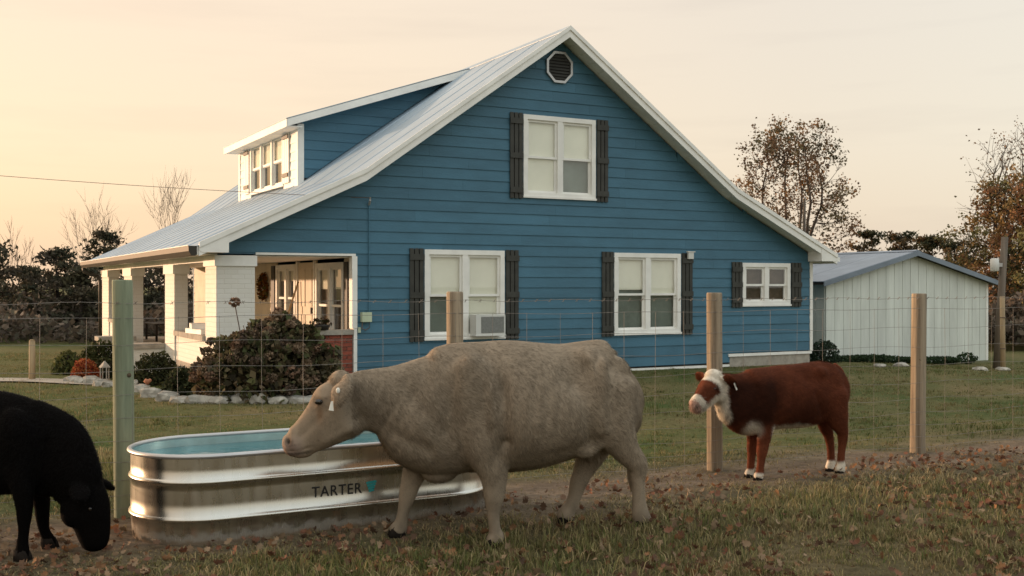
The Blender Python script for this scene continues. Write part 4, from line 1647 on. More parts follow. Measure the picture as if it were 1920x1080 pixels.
lumps = [((1.005, 0, 1.035), (0.075, 0.075, 0.075)), ((0.365, 0, 0.455), (0.13, 0.085, 0.10)), ((0.50, 0, 0.56), (0.11, 0.06, 0.13)),
         ((0.19, 0.175, 0.93), (0.18, 0.10, 0.27)), ((0.185, -0.20, 0.93), (0.15, 0.085, 0.27)),
         ((0.12, 0.185, 0.70), (0.155, 0.105, 0.24)), ((0.14, -0.17, 0.70), (0.15, 0.10, 0.24)),
         ((-0.72, 0.165, 0.86), (0.16, 0.11, 0.25)), ((-0.73, -0.165, 0.86), (0.16, 0.10, 0.23)),
         ((-0.61, 0.115, 1.155), (0.15, 0.085, 0.085)), ((-0.61, -0.115, 1.155), (0.15, 0.085, 0.085)), ((-0.66, 0.205, 0.95), (0.06, 0.10, 0.24), (0, -0.18, 0)),
         ((-0.79, 0.0, 1.19), (0.09, 0.06, 0.04)), ((-0.84, 0.10, 1.02), (0.09, 0.07, 0.16)), ((-0.84, -0.10, 1.02), (0.09, 0.07, 0.16)),
         ((-0.70, 0.0, 0.57), (0.13, 0.10, 0.09)), ((-0.72, 0.05, 0.49), (0.018, 0.018, 0.05)), ((-0.66, 0.05, 0.50), (0.018, 0.018, 0.05)), ((-0.70, -0.05, 0.49), (0.018, 0.018, 0.05)),
         ((0.975, 0.055, 0.80), (0.095, 0.055, 0.10)), ((0.975, -0.055, 0.80), (0.095, 0.055, 0.10)),
         ((1.125, 0.062, 0.905), (0.055, 0.034, 0.035), (0, 0.7, 0)), ((1.125, -0.062, 0.905), (0.055, 0.034, 0.035), (0, 0.7, 0)),
         ((1.29, 0.045, 0.66), (0.05, 0.036, 0.055)), ((1.29, -0.045, 0.66), (0.05, 0.036, 0.055)), ((1.25, 0.0, 0.585), (0.065, 0.05, 0.028)),
         ((0.20, 0, 1.245), (0.18, 0.07, 0.03)), ((-0.60, 0.20, 0.60), (0.12, 0.035, 0.08), (0, 0.6, 0))]


def cow_col(P):
    x, y, z = P[:, 0], P[:, 1], P[:, 2]
    c = np.array([0.258, 0.208, 0.152])[None] * (1 + 0.09 * noise(x, y, z, 4, 21) + 0.06 * noise(x, y, z, 17, 22) + (0.05 + 0.16 * np.exp(-(((x + 0.2) / 0.28) ** 2 + ((z - 1.08) / 0.14) ** 2))) * noise(x, y, z, 65, 23) + 0.10 * np.clip((z - 1.0) * 3, 0, 1))[:, None]
    k = np.clip((0.62 - z) / 0.3, 0, 1) * np.clip((0.9 - x) * 4, 0, 1)                       # paler lower legs
    c = c * (1 + 0.06 * k[:, None] + 0.10 * (k * noise(x, y, z, 14, 29))[:, None])
    mud_ = np.clip((0.30 - z) / 0.25, 0, 1) * np.clip(0.5 + 0.9 * noise(x, y, z, 22, 28), 0, 1)
    c = c * (1 - 0.45 * mud_[:, None])
    dkn = np.exp(-(((x - 0.80) / 0.10) ** 2 + ((z - 0.86) / 0.14) ** 2))[:, None] + 0.6 * np.exp(-(((x - 0.94) / 0.05) ** 2 + ((z - 0.93) / 0.12) ** 2))[:, None]
    c = c * (1 - 0.22 * np.clip(dkn, 0, 1))  # darker neck; patch behind the ear paints the ear's shade into the coat
    f = np.clip((x - 0.98) * 5, 0, 1)[:, None]
    c = c * (1 - f) + np.array([0.265, 0.205, 0.145]) * (1 + 0.1 * noise(x, y, z, 25, 24))[:, None] * f
    m_ = np.clip((x - 1.225) * 14, 0, 1)[:, None] * np.clip((0.72 - z) * 12, 0, 1)[:, None]
    c = c * (1 - m_) + np.array([0.30, 0.225, 0.185]) * m_
    er = np.exp(-(((x - 1.152) / 0.034) ** 2 + ((z - 0.918) / 0.026) ** 2))[:, None]
    c = c * (1 - 0.55 * er)
    s_ = np.exp(-(((x - 1.145) / 0.022) ** 2 + ((z - 0.84) / 0.06) ** 2))[:, None]           # tear streak
    c = c * (1 - 0.55 * s_) + np.array([0.20, 0.10, 0.045]) * 0.55 * s_
    no = np.exp(-(((x - 1.333) / 0.018) ** 2 + ((z - 0.668) / 0.024) ** 2))[:, None]
    c = c * (1 - 0.9 * no)
    mo = np.exp(-((z - (0.598 - (x - 1.25) * 0.08)) / 0.008) ** 2)[:, None] * np.clip((x - 1.17) * 20, 0, 1)[:, None]
    c = c * (1 - 0.7 * mo)
    return np.clip(c, 0.004, 1)


cow, cb = animal('cow', 'large tan grey cow walking left past the stock tank', 'cow', cl, cr_,
                 [(torso, dict(egg=0.14, n=32)), (neck, dict(n=26)), (headp, dict(n=24)), (ear, dict(flip=(0.5, 0.6, 0.1))), (ear2, dict(flip=(0.5, -0.6, 0.1)))] + legs,
                 lumps, cow_col, 190000, 0.034, 31, voxel=0.0115, smooth=4, furk=dict(headx=0.95, curl=0.22, width=0.0019, lift=(0.06, 0.36)),
                 feats=[((-0.47, 0.26, 1.06), (0.12, 0.2, 0.11), -0.040), ((0.025, 0.3, 1.10), (-0.005, 0.3, 0.66), 0.045, -0.034), ((0.10, 0.25, 1.15), (0.07, 0.28, 0.80), 0.04, 0.016), ((-0.28, 0.36, 0.72), (0.28, 0.3, 0.22), 0.018),
                        ((-0.60, 0.18, 1.17), (0.08, 0.12, 0.06), 0.018), ((-0.93, 0.1, 1.10), (0.04, 0.06, 0.05), 0.012), ((0.20, 0.2, 1.20), (0.06, 0.15, 0.10), 0.018),
                        ((0.90, 0.12, 0.80), (0.48, 0.22, 0.60), 0.05, -0.020), ((0.62, 0.16, 1.02), (0.40, 0.22, 0.72), 0.05, -0.012), ((0.33, 0.24, 1.10), (0.36, 0.26, 0.62), 0.045, -0.022),
                        ((-0.50, 0.3, 1.02), (-0.60, 0.28, 0.62), 0.055, -0.030), ((-0.605, 0.22, 1.15), (-0.67, 0.26, 0.70), 0.045, 0.026), ((-0.76, 0.2, 1.10), (0.07, 0.15, 0.06), -0.018), ((-0.90, 0.18, 1.05), (-0.90, 0.2, 0.72), 0.035, -0.014),
                        ((-0.10, 0.34, 0.50), (-0.60, 0.28, 0.60), 0.05, -0.012), ((0.08, 0.25, 0.52), (0.0, 0.3, 0.64), 0.04, -0.018),
                        ((0.045, 0.22, 0.285), (0.06, 0.06, 0.05), 0.007), ((-0.95, 0.18, 0.46), (0.05, 0.06, 0.05), 0.007), ((0.55, 0.15, 0.26), (0.06, 0.06, 0.05), 0.006),
                        ((1.150, 0.085, 0.915), (0.030, 0.05, 0.024), -0.009), ((1.125, 0.07, 0.945), (0.035, 0.05, 0.016), 0.008), ((1.10, 0.085, 0.86), (1.26, 0.06, 0.70), 0.022, -0.007),
                        ((0.95, 0.10, 0.74), (1.10, 0.08, 0.66), 0.03, 0.010), ((1.335, 0.045, 0.670), (0.016, 0.022, 0.016), -0.016), ((1.33, 0.05, 0.612), (1.19, 0.07, 0.628), 0.008, -0.009),
                        ((0.93, 0.1, 0.90), (0.06, 0.1, 0.16), -0.012)],
                 waves=[((-0.24, 0.36, 0.85), (0.22, 0.3, 0.22), (70, 0, 12), 0.0028), ((0.70, 0.15, 0.85), (0.20, 0.2, 0.20), (75, 0, 40), 0.0018), ((0.45, 0.2, 0.65), (0.15, 0.2, 0.15), (60, 0, -40), 0.002)], hooves=hv, soft=lambda P: np.clip((0.95 - P[:, 0]) / 0.12, 0, 1) * np.clip((P[:, 2] - 0.44) / 0.10, 0, 1),
                 eyes=[((1.152, 0.089, 0.918), (0.025, 0.014, 0.018)), ((1.152, -0.089, 0.918), (0.025, 0.014, 0.018))])
q = MB()
ellip(q, (1.045, 0.226, 1.000), (0.013, 0.008, 0.019), n=8)
q.build('ear_tag_button', 'tag', cow, True)
q = MB().add([(1.075, 0.222, 0.935), (1.088, 0.217, 0.933), (1.102, 0.222, 0.880), (1.072, 0.227, 0.875), (1.075, 0.227, 0.935), (1.088, 0.222, 0.933), (1.102, 0.227, 0.880), (1.072, 0.232, 0.875)],
             [(0, 1, 2, 3), (7, 6, 5, 4), (0, 4, 5, 1), (1, 5, 6, 2), (2, 6, 7, 3), (3, 7, 4, 0)])
q.build('ear_tag', 'tag', cow)
q = MB()
loft(q, [(-0.80, 0, 1.17, 0.035, 0.03), (-0.888, 0, 1.10, 0.036, 0.034), (-0.945, 0, 0.97, 0.026, 0.024), (-0.965, 0, 0.70, 0.018, 0.018), (-0.965, 0, 0.50, 0.018, 0.018), (-0.985, 0, 0.34, 0.035, 0.035), (-0.985, 0, 0.24, 0.012, 0.012)], n=10)
tme = q.mesh('tail', True)
set_col(tme, cow_col(arr(tme)) * 0.9)
obj('tail', tme, 'hide', cow)

# ---- brown and white calf standing by the fence
kl, kr = (2.143, 9.15, 0.0), R(-162)
torso = [(-0.775, 0, 0.765, 0.085, 0.165), (-0.720, 0, 0.755, 0.120, 0.215), (-0.590, 0, 0.735, 0.145, 0.258), (-0.394, 0, 0.700, 0.175, 0.272), (-0.183, 0, 0.692, 0.185, 0.268), (0.0, 0, 0.681, 0.18, 0.262), (0.155, 0, 0.657, 0.155, 0.281), (0.265, 0, 0.685, 0.115, 0.225), (0.335, 0, 0.725, 0.09, 0.165)]
neck = [(0.18, 0, 0.70, 0.12, 0.23), (0.308, 0, 0.744, 0.095, 0.165), (0.419, 0.01, 0.784, 0.085, 0.135), (0.455, 0.015, 0.80, 0.08, 0.12)]
nf = [(0.044, 0.09, 0.59, 0.07, 0.135), (0.03, 0.1, 0.456, 0.05, 0.078), (0.05, 0.1, 0.344, 0.04, 0.057), (0.066, 0.1, 0.241, 0.035, 0.046), (0.076, 0.1, 0.152, 0.026, 0.034), (0.086, 0.1, 0.062, 0.027, 0.034), (0.091, 0.1, 0.03, 0.03, 0.041), (0.101, 0.1, 0.0, 0.034, 0.045)]
ff = [(0.03, -0.08, 0.525, 0.06, 0.115), (0.04, -0.09, 0.34, 0.04, 0.055), (0.05, -0.09, 0.225, 0.032, 0.041), (0.06, -0.09, 0.12, 0.025, 0.034), (0.065, -0.09, 0.042, 0.026, 0.036), (0.08, -0.09, 0.0, 0.032, 0.044)]
nh = [(-0.628, 0.09, 0.704, 0.08, 0.157), (-0.675, 0.1, 0.496, 0.06, 0.102), (-0.723, 0.1, 0.388, 0.04, 0.055), (-0.729, 0.1, 0.295, 0.032, 0.042), (-0.718, 0.1, 0.194, 0.026, 0.034), (-0.713, 0.1, 0.111, 0.027, 0.035), (-0.713, 0.1, 0.055, 0.03, 0.041), (-0.702, 0.1, 0.01, 0.034, 0.047)]
fh = [(-0.645, -0.08, 0.593, 0.07, 0.122), (-0.672, -0.09, 0.426, 0.045, 0.064), (-0.715, -0.09, 0.33, 0.034, 0.045), (-0.737, -0.09, 0.22, 0.028, 0.037), (-0.743, -0.09, 0.125, 0.026, 0.034), (-0.743, -0.09, 0.059, 0.03, 0.040), (-0.732, -0.09, 0.008, 0.033, 0.045)]
hb = Vector((0.455, 0.015, 0.815))
hx = (Vector((0.715, 0.125, 0.672)) - hb).normalized()
hl_ = Vector((0, 0, 1)).cross(hx).normalized()
hu = hx.cross(hl_)


def hp(t, l, u):
    q_ = hb + hx * t + hl_ * l + hu * u
    return (q_.x, q_.y, q_.z)


headp = [(*hp(t, 0, u), a_, b_) for t, u, a_, b_ in ((-0.02, 0.0, 0.078, 0.10), (0.06, 0.0, 0.092, 0.120), (0.14, -0.005, 0.084, 0.106), (0.22, -0.016, 0.068, 0.082), (0.285, -0.020, 0.066, 0.072), (0.318, -0.022, 0.052, 0.055))]
eL = [(*hp(0.0, 0.075, 0.055), 0.014, 0.03), (*hp(-0.04, 0.115, 0.045), 0.016, 0.05), (*hp(-0.055, 0.15, 0.0), 0.014, 0.05), (*hp(-0.05, 0.16, -0.05), 0.01, 0.022)]
eR = [(*hp(0.0, -0.075, 0.055), 0.014, 0.025), (*hp(-0.01, -0.12, 0.065), 0.016, 0.045), (*hp(-0.02, -0.175, 0.055), 0.014, 0.045), (*hp(-0.03, -0.215, 0.03), 0.008, 0.015)]
legs, hv = [], []
for lg in (nf, ff, nh, fh):
    x_, y_ = lg[-1][0], lg[-1][1]
    g_ = gz(kl, kr, x_, y_)
    legs.append((foot(lg, g_ + 0.03), {}))
    hv.append((x_, y_, g_ - 0.012, 0.033))
lumps = [((*hp(0.0, 0, 0.085),), (0.07, 0.07, 0.06)), ((0.13, 0, 0.455), (0.09, 0.06, 0.075)), ((0.05, 0.11, 0.70), (0.10, 0.065, 0.16)), ((0.05, -0.11, 0.70), (0.10, 0.065, 0.16)),
         ((-0.65, 0.09, 0.67), (0.095, 0.06, 0.17)), ((-0.65, -0.09, 0.67), (0.095, 0.06, 0.17)), ((-0.50, 0.09, 0.90), (0.07, 0.05, 0.05)), 
         ((*hp(0.30, 0.028, 0.0),), (0.035, 0.026, 0.035)), ((*hp(0.30, -0.028, 0.0),), (0.035, 0.026, 0.035)), ((*hp(0.11, 0.06, 0.045),), (0.035, 0.024, 0.024)), ((*hp(0.11, -0.06, 0.045),), (0.035, 0.024, 0.024)),
         ((*hp(0.05, 0.05, -0.05),), (0.06, 0.04, 0.06)), ((*hp(0.05, -0.05, -0.05),), (0.06, 0.04, 0.06))]
HB, HX, HLt, HU = (np.array(v) for v in (hb, hx, hl_, hu))


def sm(x, a_, b_):
    t_ = np.clip((x - a_) / (b_ - a_), 0, 1)
    return t_ * t_ * (3 - 2 * t_)


def calf_col(P):
    x, y, z = P[:, 0], P[:, 1], P[:, 2]
    n1 = noise(x, y, z, 9, 41) * 0.02
    red = np.array([0.125, 0.036, 0.0165])[None] * (1 + 0.12 * noise(x, y, z, 8, 42) + 0.1 * noise(x, y, z, 30, 43))[:, None]
    dk = np.maximum(sm(x + 3 * n1, -0.16, 0.06) * sm(z, 0.42, 0.55) * (1 - sm(z, 0.80, 0.92)) * (1 - sm(x, 0.36, 0.42)), 0.75 * np.exp(-(((x + 0.32) / 0.22) ** 2 + ((z - 0.56) / 0.16) ** 2)))
    red = red * (1 - 0.72 * dk[:, None])
    wh = np.array([0.66, 0.60, 0.50])
    q_ = P - HB
    t_, l_, u_ = q_ @ HX, q_ @ HLt, q_ @ HU
    ish = sm(t_ + 0.9 * n1, -0.075, -0.045) * sm(x, 0.36, 0.40)
    face = ish.copy()
    patch = sm(t_ + 0.35 * np.clip(0.05 - np.abs(l_), -0.05, 0.05) * -1, 0.085, 0.105) * (1 - sm(t_, 0.245, 0.262)) * sm(u_ + n1 + 0.10 * (t_ - 0.15), -0.035, -0.018)
    face = face * (1 - patch)
    bl = sm(u_ + n1, -0.13, -0.05)
    ears = sm(np.abs(l_), 0.088, 0.098) * (1 - sm(t_, 0.03, 0.06))
    face = face * (1 - ears)
    jaw = sm(x + n1, 0.345, 0.375) * (1 - sm(z - 0.72 - (x - 0.36) * 0.5 + n1, 0.0, 0.03)) * (1 - ish)              # white throat
    bri = np.exp(-(((x - 0.165) / 0.075) ** 2 + ((z - 0.435) / 0.075) ** 2) ** 2) * sm(np.abs(y), -1, 0.2)
    bel = (1 - sm(z + n1, 0.455, 0.485)) * sm(z, 0.34, 0.38) * sm(x, -0.55, -0.45) * (1 - sm(x, -0.04, 0.02))
    ft = 1 - sm(z + n1, 0.06, 0.08)
    fth = (1 - sm(z + n1, 0.10, 0.125)) * (1 - sm(x, -0.5, -0.4))
    w_ = np.clip(np.maximum.reduce([face, jaw * (1 - ears), bri, bel, ft * 0.9, fth]), 0, 1)[:, None]
    c = red * (1 - w_) + wh * (1 + 0.08 * noise(x, y, z, 35, 44))[:, None] * w_
    mz = sm(t_, 0.30, 0.315)[:, None] * sm(x, 0.36, 0.4)[:, None]
    c = c * (1 - mz) + np.array([0.44, 0.29, 0.23]) * mz
    no = np.exp(-(((np.abs(l_) - 0.036) / 0.014) ** 2 + ((u_ - 0.0) / 0.014) ** 2))[:, None] * sm(t_, 0.29, 0.31)[:, None] * sm(x, 0.36, 0.4)[:, None]
    c = c * (1 - 0.9 * no)
    mo = np.exp(-((u_ + 0.045) / 0.006) ** 2)[:, None] * sm(t_, 0.23, 0.25)[:, None] * sm(x, 0.36, 0.4)[:, None]
    c = c * (1 - 0.65 * mo)
    eyr = np.exp(-(((np.abs(l_) - 0.085) / 0.03) ** 2 + ((u_ - 0.03) / 0.022) ** 2 + ((t_ - 0.105) / 0.03) ** 2))[:, None]
    c = c * (1 - 0.85 * eyr)
    return np.clip(c, 0.003, 1)


calf, kb = animal('calf', 'reddish brown calf with white face standing by the fence post', 'calf', kl, kr,
                  [(torso, dict(egg=0.10, n=28)), (neck, dict(n=22)), (headp, dict(n=22, head=True)), (eL, dict(flip=tuple(hx))), (eR, dict(flip=tuple(hx)))] + legs,
                  lumps, calf_col, 120000, 0.032, 51, voxel=0.0095, smooth=3, furk=dict(headx=0.47, curl=0.45, width=0.0022, swirl=0.9),
                  feats=[((-0.36, 0.15, 0.86), (0.09, 0.12, 0.07), -0.022), ((-0.03, 0.18, 0.66), (0.035, 0.15, 0.18), -0.018), ((0.14, 0.13, 0.80), (0.20, 0.14, 0.52), 0.035, -0.014),
                         ((-0.42, 0.17, 0.72), (-0.52, 0.14, 0.50), 0.035, -0.016), ((-0.75, 0.1, 0.80), (-0.74, 0.12, 0.56), 0.03, -0.010), ((-0.48, 0.12, 0.90), (0.05, 0.08, 0.04), 0.014),
                         ((0.066, 0.1, 0.25), (0.05, 0.05, 0.035), 0.006), ((-0.725, 0.1, 0.385), (0.04, 0.05, 0.035), 0.006)],
                  waves=[((-0.18, 0.2, 0.70), (0.16, 0.2, 0.14), (85, 0, 10), 0.003), ((0.28, 0.1, 0.70), (0.1, 0.15, 0.12), (90, 0, 40), 0.003)], hooves=hv, soft=lambda P: np.clip((0.40 - P[:, 0]) / 0.06, 0, 1) * np.clip((P[:, 2] - 0.36) / 0.08, 0, 1),
                  eyes=[(hp(0.115, 0.080, 0.035), (0.016, 0.012, 0.013)), (hp(0.115, -0.080, 0.035), (0.016, 0.012, 0.013))])
q = MB().add([hp(-0.045, 0.165, 0.01), hp(-0.025, 0.168, 0.01), hp(-0.025, 0.172, -0.055), hp(-0.045, 0.169, -0.055), hp(-0.045, 0.170, 0.01), hp(-0.025, 0.173, 0.01), hp(-0.025, 0.177, -0.055), hp(-0.045, 0.174, -0.055)],
             [(0, 1, 2, 3), (7, 6, 5, 4), (0, 4, 5, 1), (1, 5, 6, 2), (2, 6, 7, 3), (3, 7, 4, 0)])
q.build('ear_tag', 'tag', calf)
q = MB()
loft(q, [(-0.72, 0, 0.95, 0.025, 0.022), (-0.795, 0, 0.88, 0.02, 0.02), (-0.82, 0, 0.72, 0.016, 0.016), (-0.815, 0, 0.54, 0.016, 0.016), (-0.805, 0, 0.42, 0.025, 0.025), (-0.805, 0, 0.32, 0.008, 0.008)], n=10)
tme = q.mesh('tail', True)
set_col(tme, calf_col(arr(tme)))
obj('tail', tme, 'hide', calf)

# ---- black calf grazing at the left edge
bl_, br = (-3.048, 6.65, 0.0), R(-8)
torso = [(-1.21, 0, 0.631, 0.12, 0.221), (-1.135, 0, 0.641, 0.19, 0.297), (-0.948, 0, 0.653, 0.22, 0.321), (-0.689, 0, 0.652, 0.25, 0.346), (-0.36, 0, 0.662, 0.26, 0.347), (-0.143, 0, 0.668, 0.24, 0.324), (0.018, 0, 0.656, 0.21, 0.298), (0.16, 0, 0.651, 0.17, 0.256), (0.249, 0, 0.658, 0.13, 0.211)]
neck = [(0.054, 0, 0.657, 0.17, 0.295), (0.214, 0, 0.618, 0.145, 0.255), (0.32, 0, 0.508, 0.125, 0.20), (0.383, 0, 0.401, 0.105, 0.165)]
headp = [(0.39, 0, 0.401, 0.09, 0.142), (0.439, 0, 0.294, 0.098, 0.138), (0.467, 0, 0.183, 0.08, 0.118), (0.481, 0, 0.099, 0.066, 0.100), (0.486, 0, 0.060, 0.06, 0.084)]
nf = [(0.048, -0.13, 0.66, 0.08, 0.146), (0.096, -0.15, 0.47, 0.06, 0.081), (0.113, -0.15, 0.322, 0.05, 0.052), (0.113, -0.15, 0.238, 0.042, 0.044), (0.11, -0.15, 0.16, 0.032, 0.033), (0.103, -0.15, 0.082, 0.033, 0.034), (0.1, -0.15, 0.037, 0.038, 0.042), (0.096, -0.15, 0.0, 0.042, 0.045)]
ff = [(-0.004, 0.12, 0.588, 0.08, 0.152), (0.027, 0.14, 0.399, 0.06, 0.074), (0.049, 0.14, 0.261, 0.046, 0.051), (0.053, 0.14, 0.173, 0.04, 0.042), (0.064, 0.14, 0.093, 0.032, 0.034), (0.082, 0.14, 0.05, 0.033, 0.036), (0.093, 0.14, 0.02, 0.038, 0.044), (0.096, 0.14, 0.0, 0.042, 0.047)]
nh = [(-0.926, -0.12, 0.671, 0.1, 0.183), (-0.983, -0.14, 0.441, 0.08, 0.106), (-1.038, -0.14, 0.307, 0.05, 0.056), (-1.027, -0.14, 0.208, 0.038, 0.04), (-1.02, -0.14, 0.109, 0.036, 0.036), (-1.005, -0.14, 0.03, 0.042, 0.046), (-0.998, -0.14, 0.0, 0.044, 0.05)]
fh = [(x - 0.1, -y, z, a_, b_) for x, y, z, a_, b_ in nh]
legs, hv = [], []
for lg in (nf, ff, nh, fh):
    x_, y_ = lg[-1][0], lg[-1][1]
    g_ = gz(bl_, br, x_, y_)
    legs.append((foot(lg, g_ + 0.035), {}))
    hv.append((x_, y_, g_ + 0.005, 0.045))
e1 = [(0.42, 0.07, 0.42, 0.016, 0.022), (0.445, 0.11, 0.42, 0.024, 0.05), (0.475, 0.15, 0.40, 0.024, 0.062), (0.505, 0.185, 0.365, 0.014, 0.035)]
e2 = [(x, -y, z, a_, b_) for x, y, z, a_, b_ in e1]
lumps = [((0.435, 0, 0.44), (0.08, 0.08, 0.07)), ((0.16, 0, 0.44), (0.12, 0.09, 0.10)), ((0.04, 0.15, 0.72), (0.13, 0.075, 0.19)), ((0.04, -0.15, 0.72), (0.13, 0.075, 0.19)),
         ((-0.95, 0.14, 0.62), (0.16, 0.09, 0.2)), ((-0.95, -0.14, 0.62), (0.16, 0.09, 0.2)), ((0.36, 0.05, 0.27), (0.07, 0.05, 0.10)), ((0.36, -0.05, 0.27), (0.07, 0.05, 0.10)),
         ((0.485, 0.035, 0.075), (0.04, 0.03, 0.035)), ((0.485, -0.035, 0.075), (0.04, 0.03, 0.035))]


def black_col(P):
    x, y, z = P[:, 0], P[:, 1], P[:, 2]
    return np.clip(np.array([0.0030, 0.0025, 0.0023])[None] * (1 + 0.25 * noise(x, y, z, 12, 61))[:, None], 0.002, 1)


blk, bb = animal('black_calf', 'black young cow grazing with its head down at the left edge', 'cow', bl_, br,
                 [(torso, dict(egg=0.12, n=28)), (neck, dict(n=22)), (headp, dict(n=22)), (e1, dict(flip=(0.3, 0.3, 1))), (e2, dict(flip=(0.3, -0.3, 1)))] + legs,
                 lumps, black_col, 80000, 0.028, 71, voxel=0.0125, smooth=3, hide='blackhide', furk=dict(curl=0.6),
                 feats=[((-0.05, 0.2, 0.66), (0.04, 0.2, 0.22), -0.02), ((0.24, 0.15, 0.70), (0.20, 0.16, 0.48), 0.04, -0.016), ((0.40, 0.09, 0.22), (0.05, 0.06, 0.07), 0.010), ((0.47, 0.08, 0.28), (0.03, 0.05, 0.03), -0.008)], hooves=hv, soft=lambda P: np.clip((0.36 - P[:, 0]) / 0.06, 0, 1) * np.clip((P[:, 2] - 0.40) / 0.10, 0, 1),
                 eyes=[((0.500, 0.078, 0.29), (0.012, 0.009, 0.014)), ((0.500, -0.078, 0.29), (0.012, 0.009, 0.014))])
blk.name = 'black_cow'
#PLANTS#
# ------------------------------------------------------------------ trees and shrubs
class TreeB:
    def __init__(s, seed):
        s.r = random.Random(seed)
        s.mb = MB()
        s.tips = []

    def grow(s, p, d, length, rad, level, maxl, spread=0.6, upb=0.12, kids=(3, 5), wig=0.16, shrink=0.66):
        r = s.r
        n_ = 4 if level < 2 else 3
        pts_, rd = [Vector(p)], [rad]
        q, dd = Vector(p), Vector(d).normalized()
        ch = []
        for i in range(n_):
            dd = (dd + Vector((r.gauss(0, wig), r.gauss(0, wig), r.gauss(0, wig) + upb))).normalized()
            q = q + dd * length / n_
            pts_.append(q.copy())
            rd.append(rad * (1 - 0.75 * (i + 1) / n_) if level else rad * (1 - 0.5 * (i + 1) / n_))
            ch.append((q.copy(), dd.copy(), rd[-1]))
        s.mb.tube(pts_, rd, 7 if level == 0 else (5 if level == 1 else 3), cap=False)
        if level >= maxl - 1:
            s.tips += [c[0] for c in ch]
        if level < maxl:
            k = r.randint(*kids)
            for j in range(k):
                c = ch[min(n_ - 1, int(n_ * (0.30 + 0.7 * (j + r.random()) / k)))] if level else ch[min(n_ - 1, 1 + int((n_ - 1) * (j + r.random()) / k))]
                a_ = r.uniform(0, 6.28)
                sd = c[1].cross(Vector((math.cos(a_), math.sin(a_), 0.2))).normalized()
                nd = (c[1] + sd * spread * r.uniform(0.6, 1.4)).normalized()
                s.grow(c[0], nd, length * shrink * r.uniform(0.75, 1.15), max(c[2] * 0.75, 0.009), level + 1, maxl, spread, upb, kids, wig, shrink)


def at(px, d):
    return ((px - 960) / 2007.0 * d, d)


def make_tree(name, label, x, y, h, seed, bark='bark', levels=4, spread=0.6, upb=0.12, kids=(3, 5), rad=None, leafn=0, leafs=0.15, cols=None, group=None, trunk=0.34, scat=0.25, top=None, lean=(0, 0), shrink=0.66, cat='tree'):
    zb = float(ground(x, y))
    root = thing(name, label, cat, (x, y, zb), 0, group)
    tb = TreeB(seed)
    tb.grow((0, 0, -0.1), (lean[0], lean[1], 1), h * trunk, rad or h * 0.02, 0, levels, spread, upb, kids, 0.10, shrink)
    # scale so that the top of the branches reaches h
    mz = max(v[2] for v in tb.mb.v)
    k = h / mz
    tb.mb.v = [(a_ * k, b_ * k, c_ * k) for a_, b_, c_ in tb.mb.v]
    tb.mb.build('trunk', bark, root, True, recalc=False)
    if leafn:
        rs_ = np.random.RandomState(seed)
        T = np.array([list(t_ * k) for t_ in tb.tips])
        if top:
            w = np.clip((T[:, 2] / h - top[0]) / (top[1] - top[0]), top[2], 1)
            pk = rs_.choice(len(T), leafn, p=w / w.sum())
        else:
            pk = rs_.randint(0, len(T), leafn)
        # leaves hang in clumps
        cl_ = rs_.rand(len(T))
        pk = pk[cl_[pk] < 0.8]
        P = T[pk] + rs_.normal(0, scat, (len(pk), 3))
        tint = np.random.RandomState(seed + 5).randint(0, len(cols), len(T))
        cc = np.asarray(cols, float)[tint[pk]] * (1 + rs_.normal(0, 0.2, (len(pk), 1)))
        Vv, Ff, Cc = leaf_cloud(P, leafs, np.clip(cc, 0.004, 1), rs_, 0.75)
        obj('crown', np_mesh('crown', Vv, Ff, Cc, 'foliage'), None, root)
    return root


def conifer(name, label, x, y, h, rad, seed, cols, n=2600, leafs=0.22, group=None, base=0.08, bulge=0.55):
    zb = float(ground(x, y))
    root = thing(name, label, 'tree', (x, y, zb), 0, group)
    rs_ = np.random.RandomState(seed)
    MB().tube([(0, 0, -0.1), (0.03, 0.02, h * 0.5), (0, 0, h * 0.96)], [h * 0.022 + 0.03, h * 0.014 + 0.02, 0.015], 6).build('trunk', 'barkd', root, True)
    nb = 46
    bz = rs_.uniform(base, 0.98, nb)
    ba = rs_.uniform(0, 6.28, nb)
    br_ = rad * np.clip((1 - bz) ** bulge, 0.08, 1) * rs_.uniform(0.55, 1.15, nb)
    bm_ = MB()
    for a_, z_, r_ in zip(ba, bz, br_):
        bm_.tube([(0, 0, z_ * h * 0.97), (math.cos(a_) * r_ * 0.6, math.sin(a_) * r_ * 0.6, z_ * h + 0.05 * r_), (math.cos(a_) * r_, math.sin(a_) * r_, z_ * h + 0.12 * r_)], [0.02, 0.014, 0.006], 3, cap=False)
    bm_.build('limbs', 'barkd', root, True, recalc=False)
    pk = rs_.randint(0, nb, n)
    t_ = rs_.uniform(0.25, 1.05, n)
    P = np.stack([np.cos(ba[pk]) * br_[pk] * t_, np.sin(ba[pk]) * br_[pk] * t_, bz[pk] * h + 0.1 * br_[pk] * t_], 1)
    P += rs_.normal(0, 1, (n, 3)) * np.array([0.16, 0.16, 0.11]) * rad * 0.55
    cc = np.asarray(cols, float)[rs_.randint(0, len(cols), nb)][pk] * (1 + rs_.normal(0, 0.25, (n, 1)))
    Vv, Ff, Cc = leaf_cloud(P, leafs, np.clip(cc, 0.003, 1), rs_, 0.45)
    obj('crown', np_mesh('crown', Vv, Ff, Cc, 'foliage'), None, root)
    return root


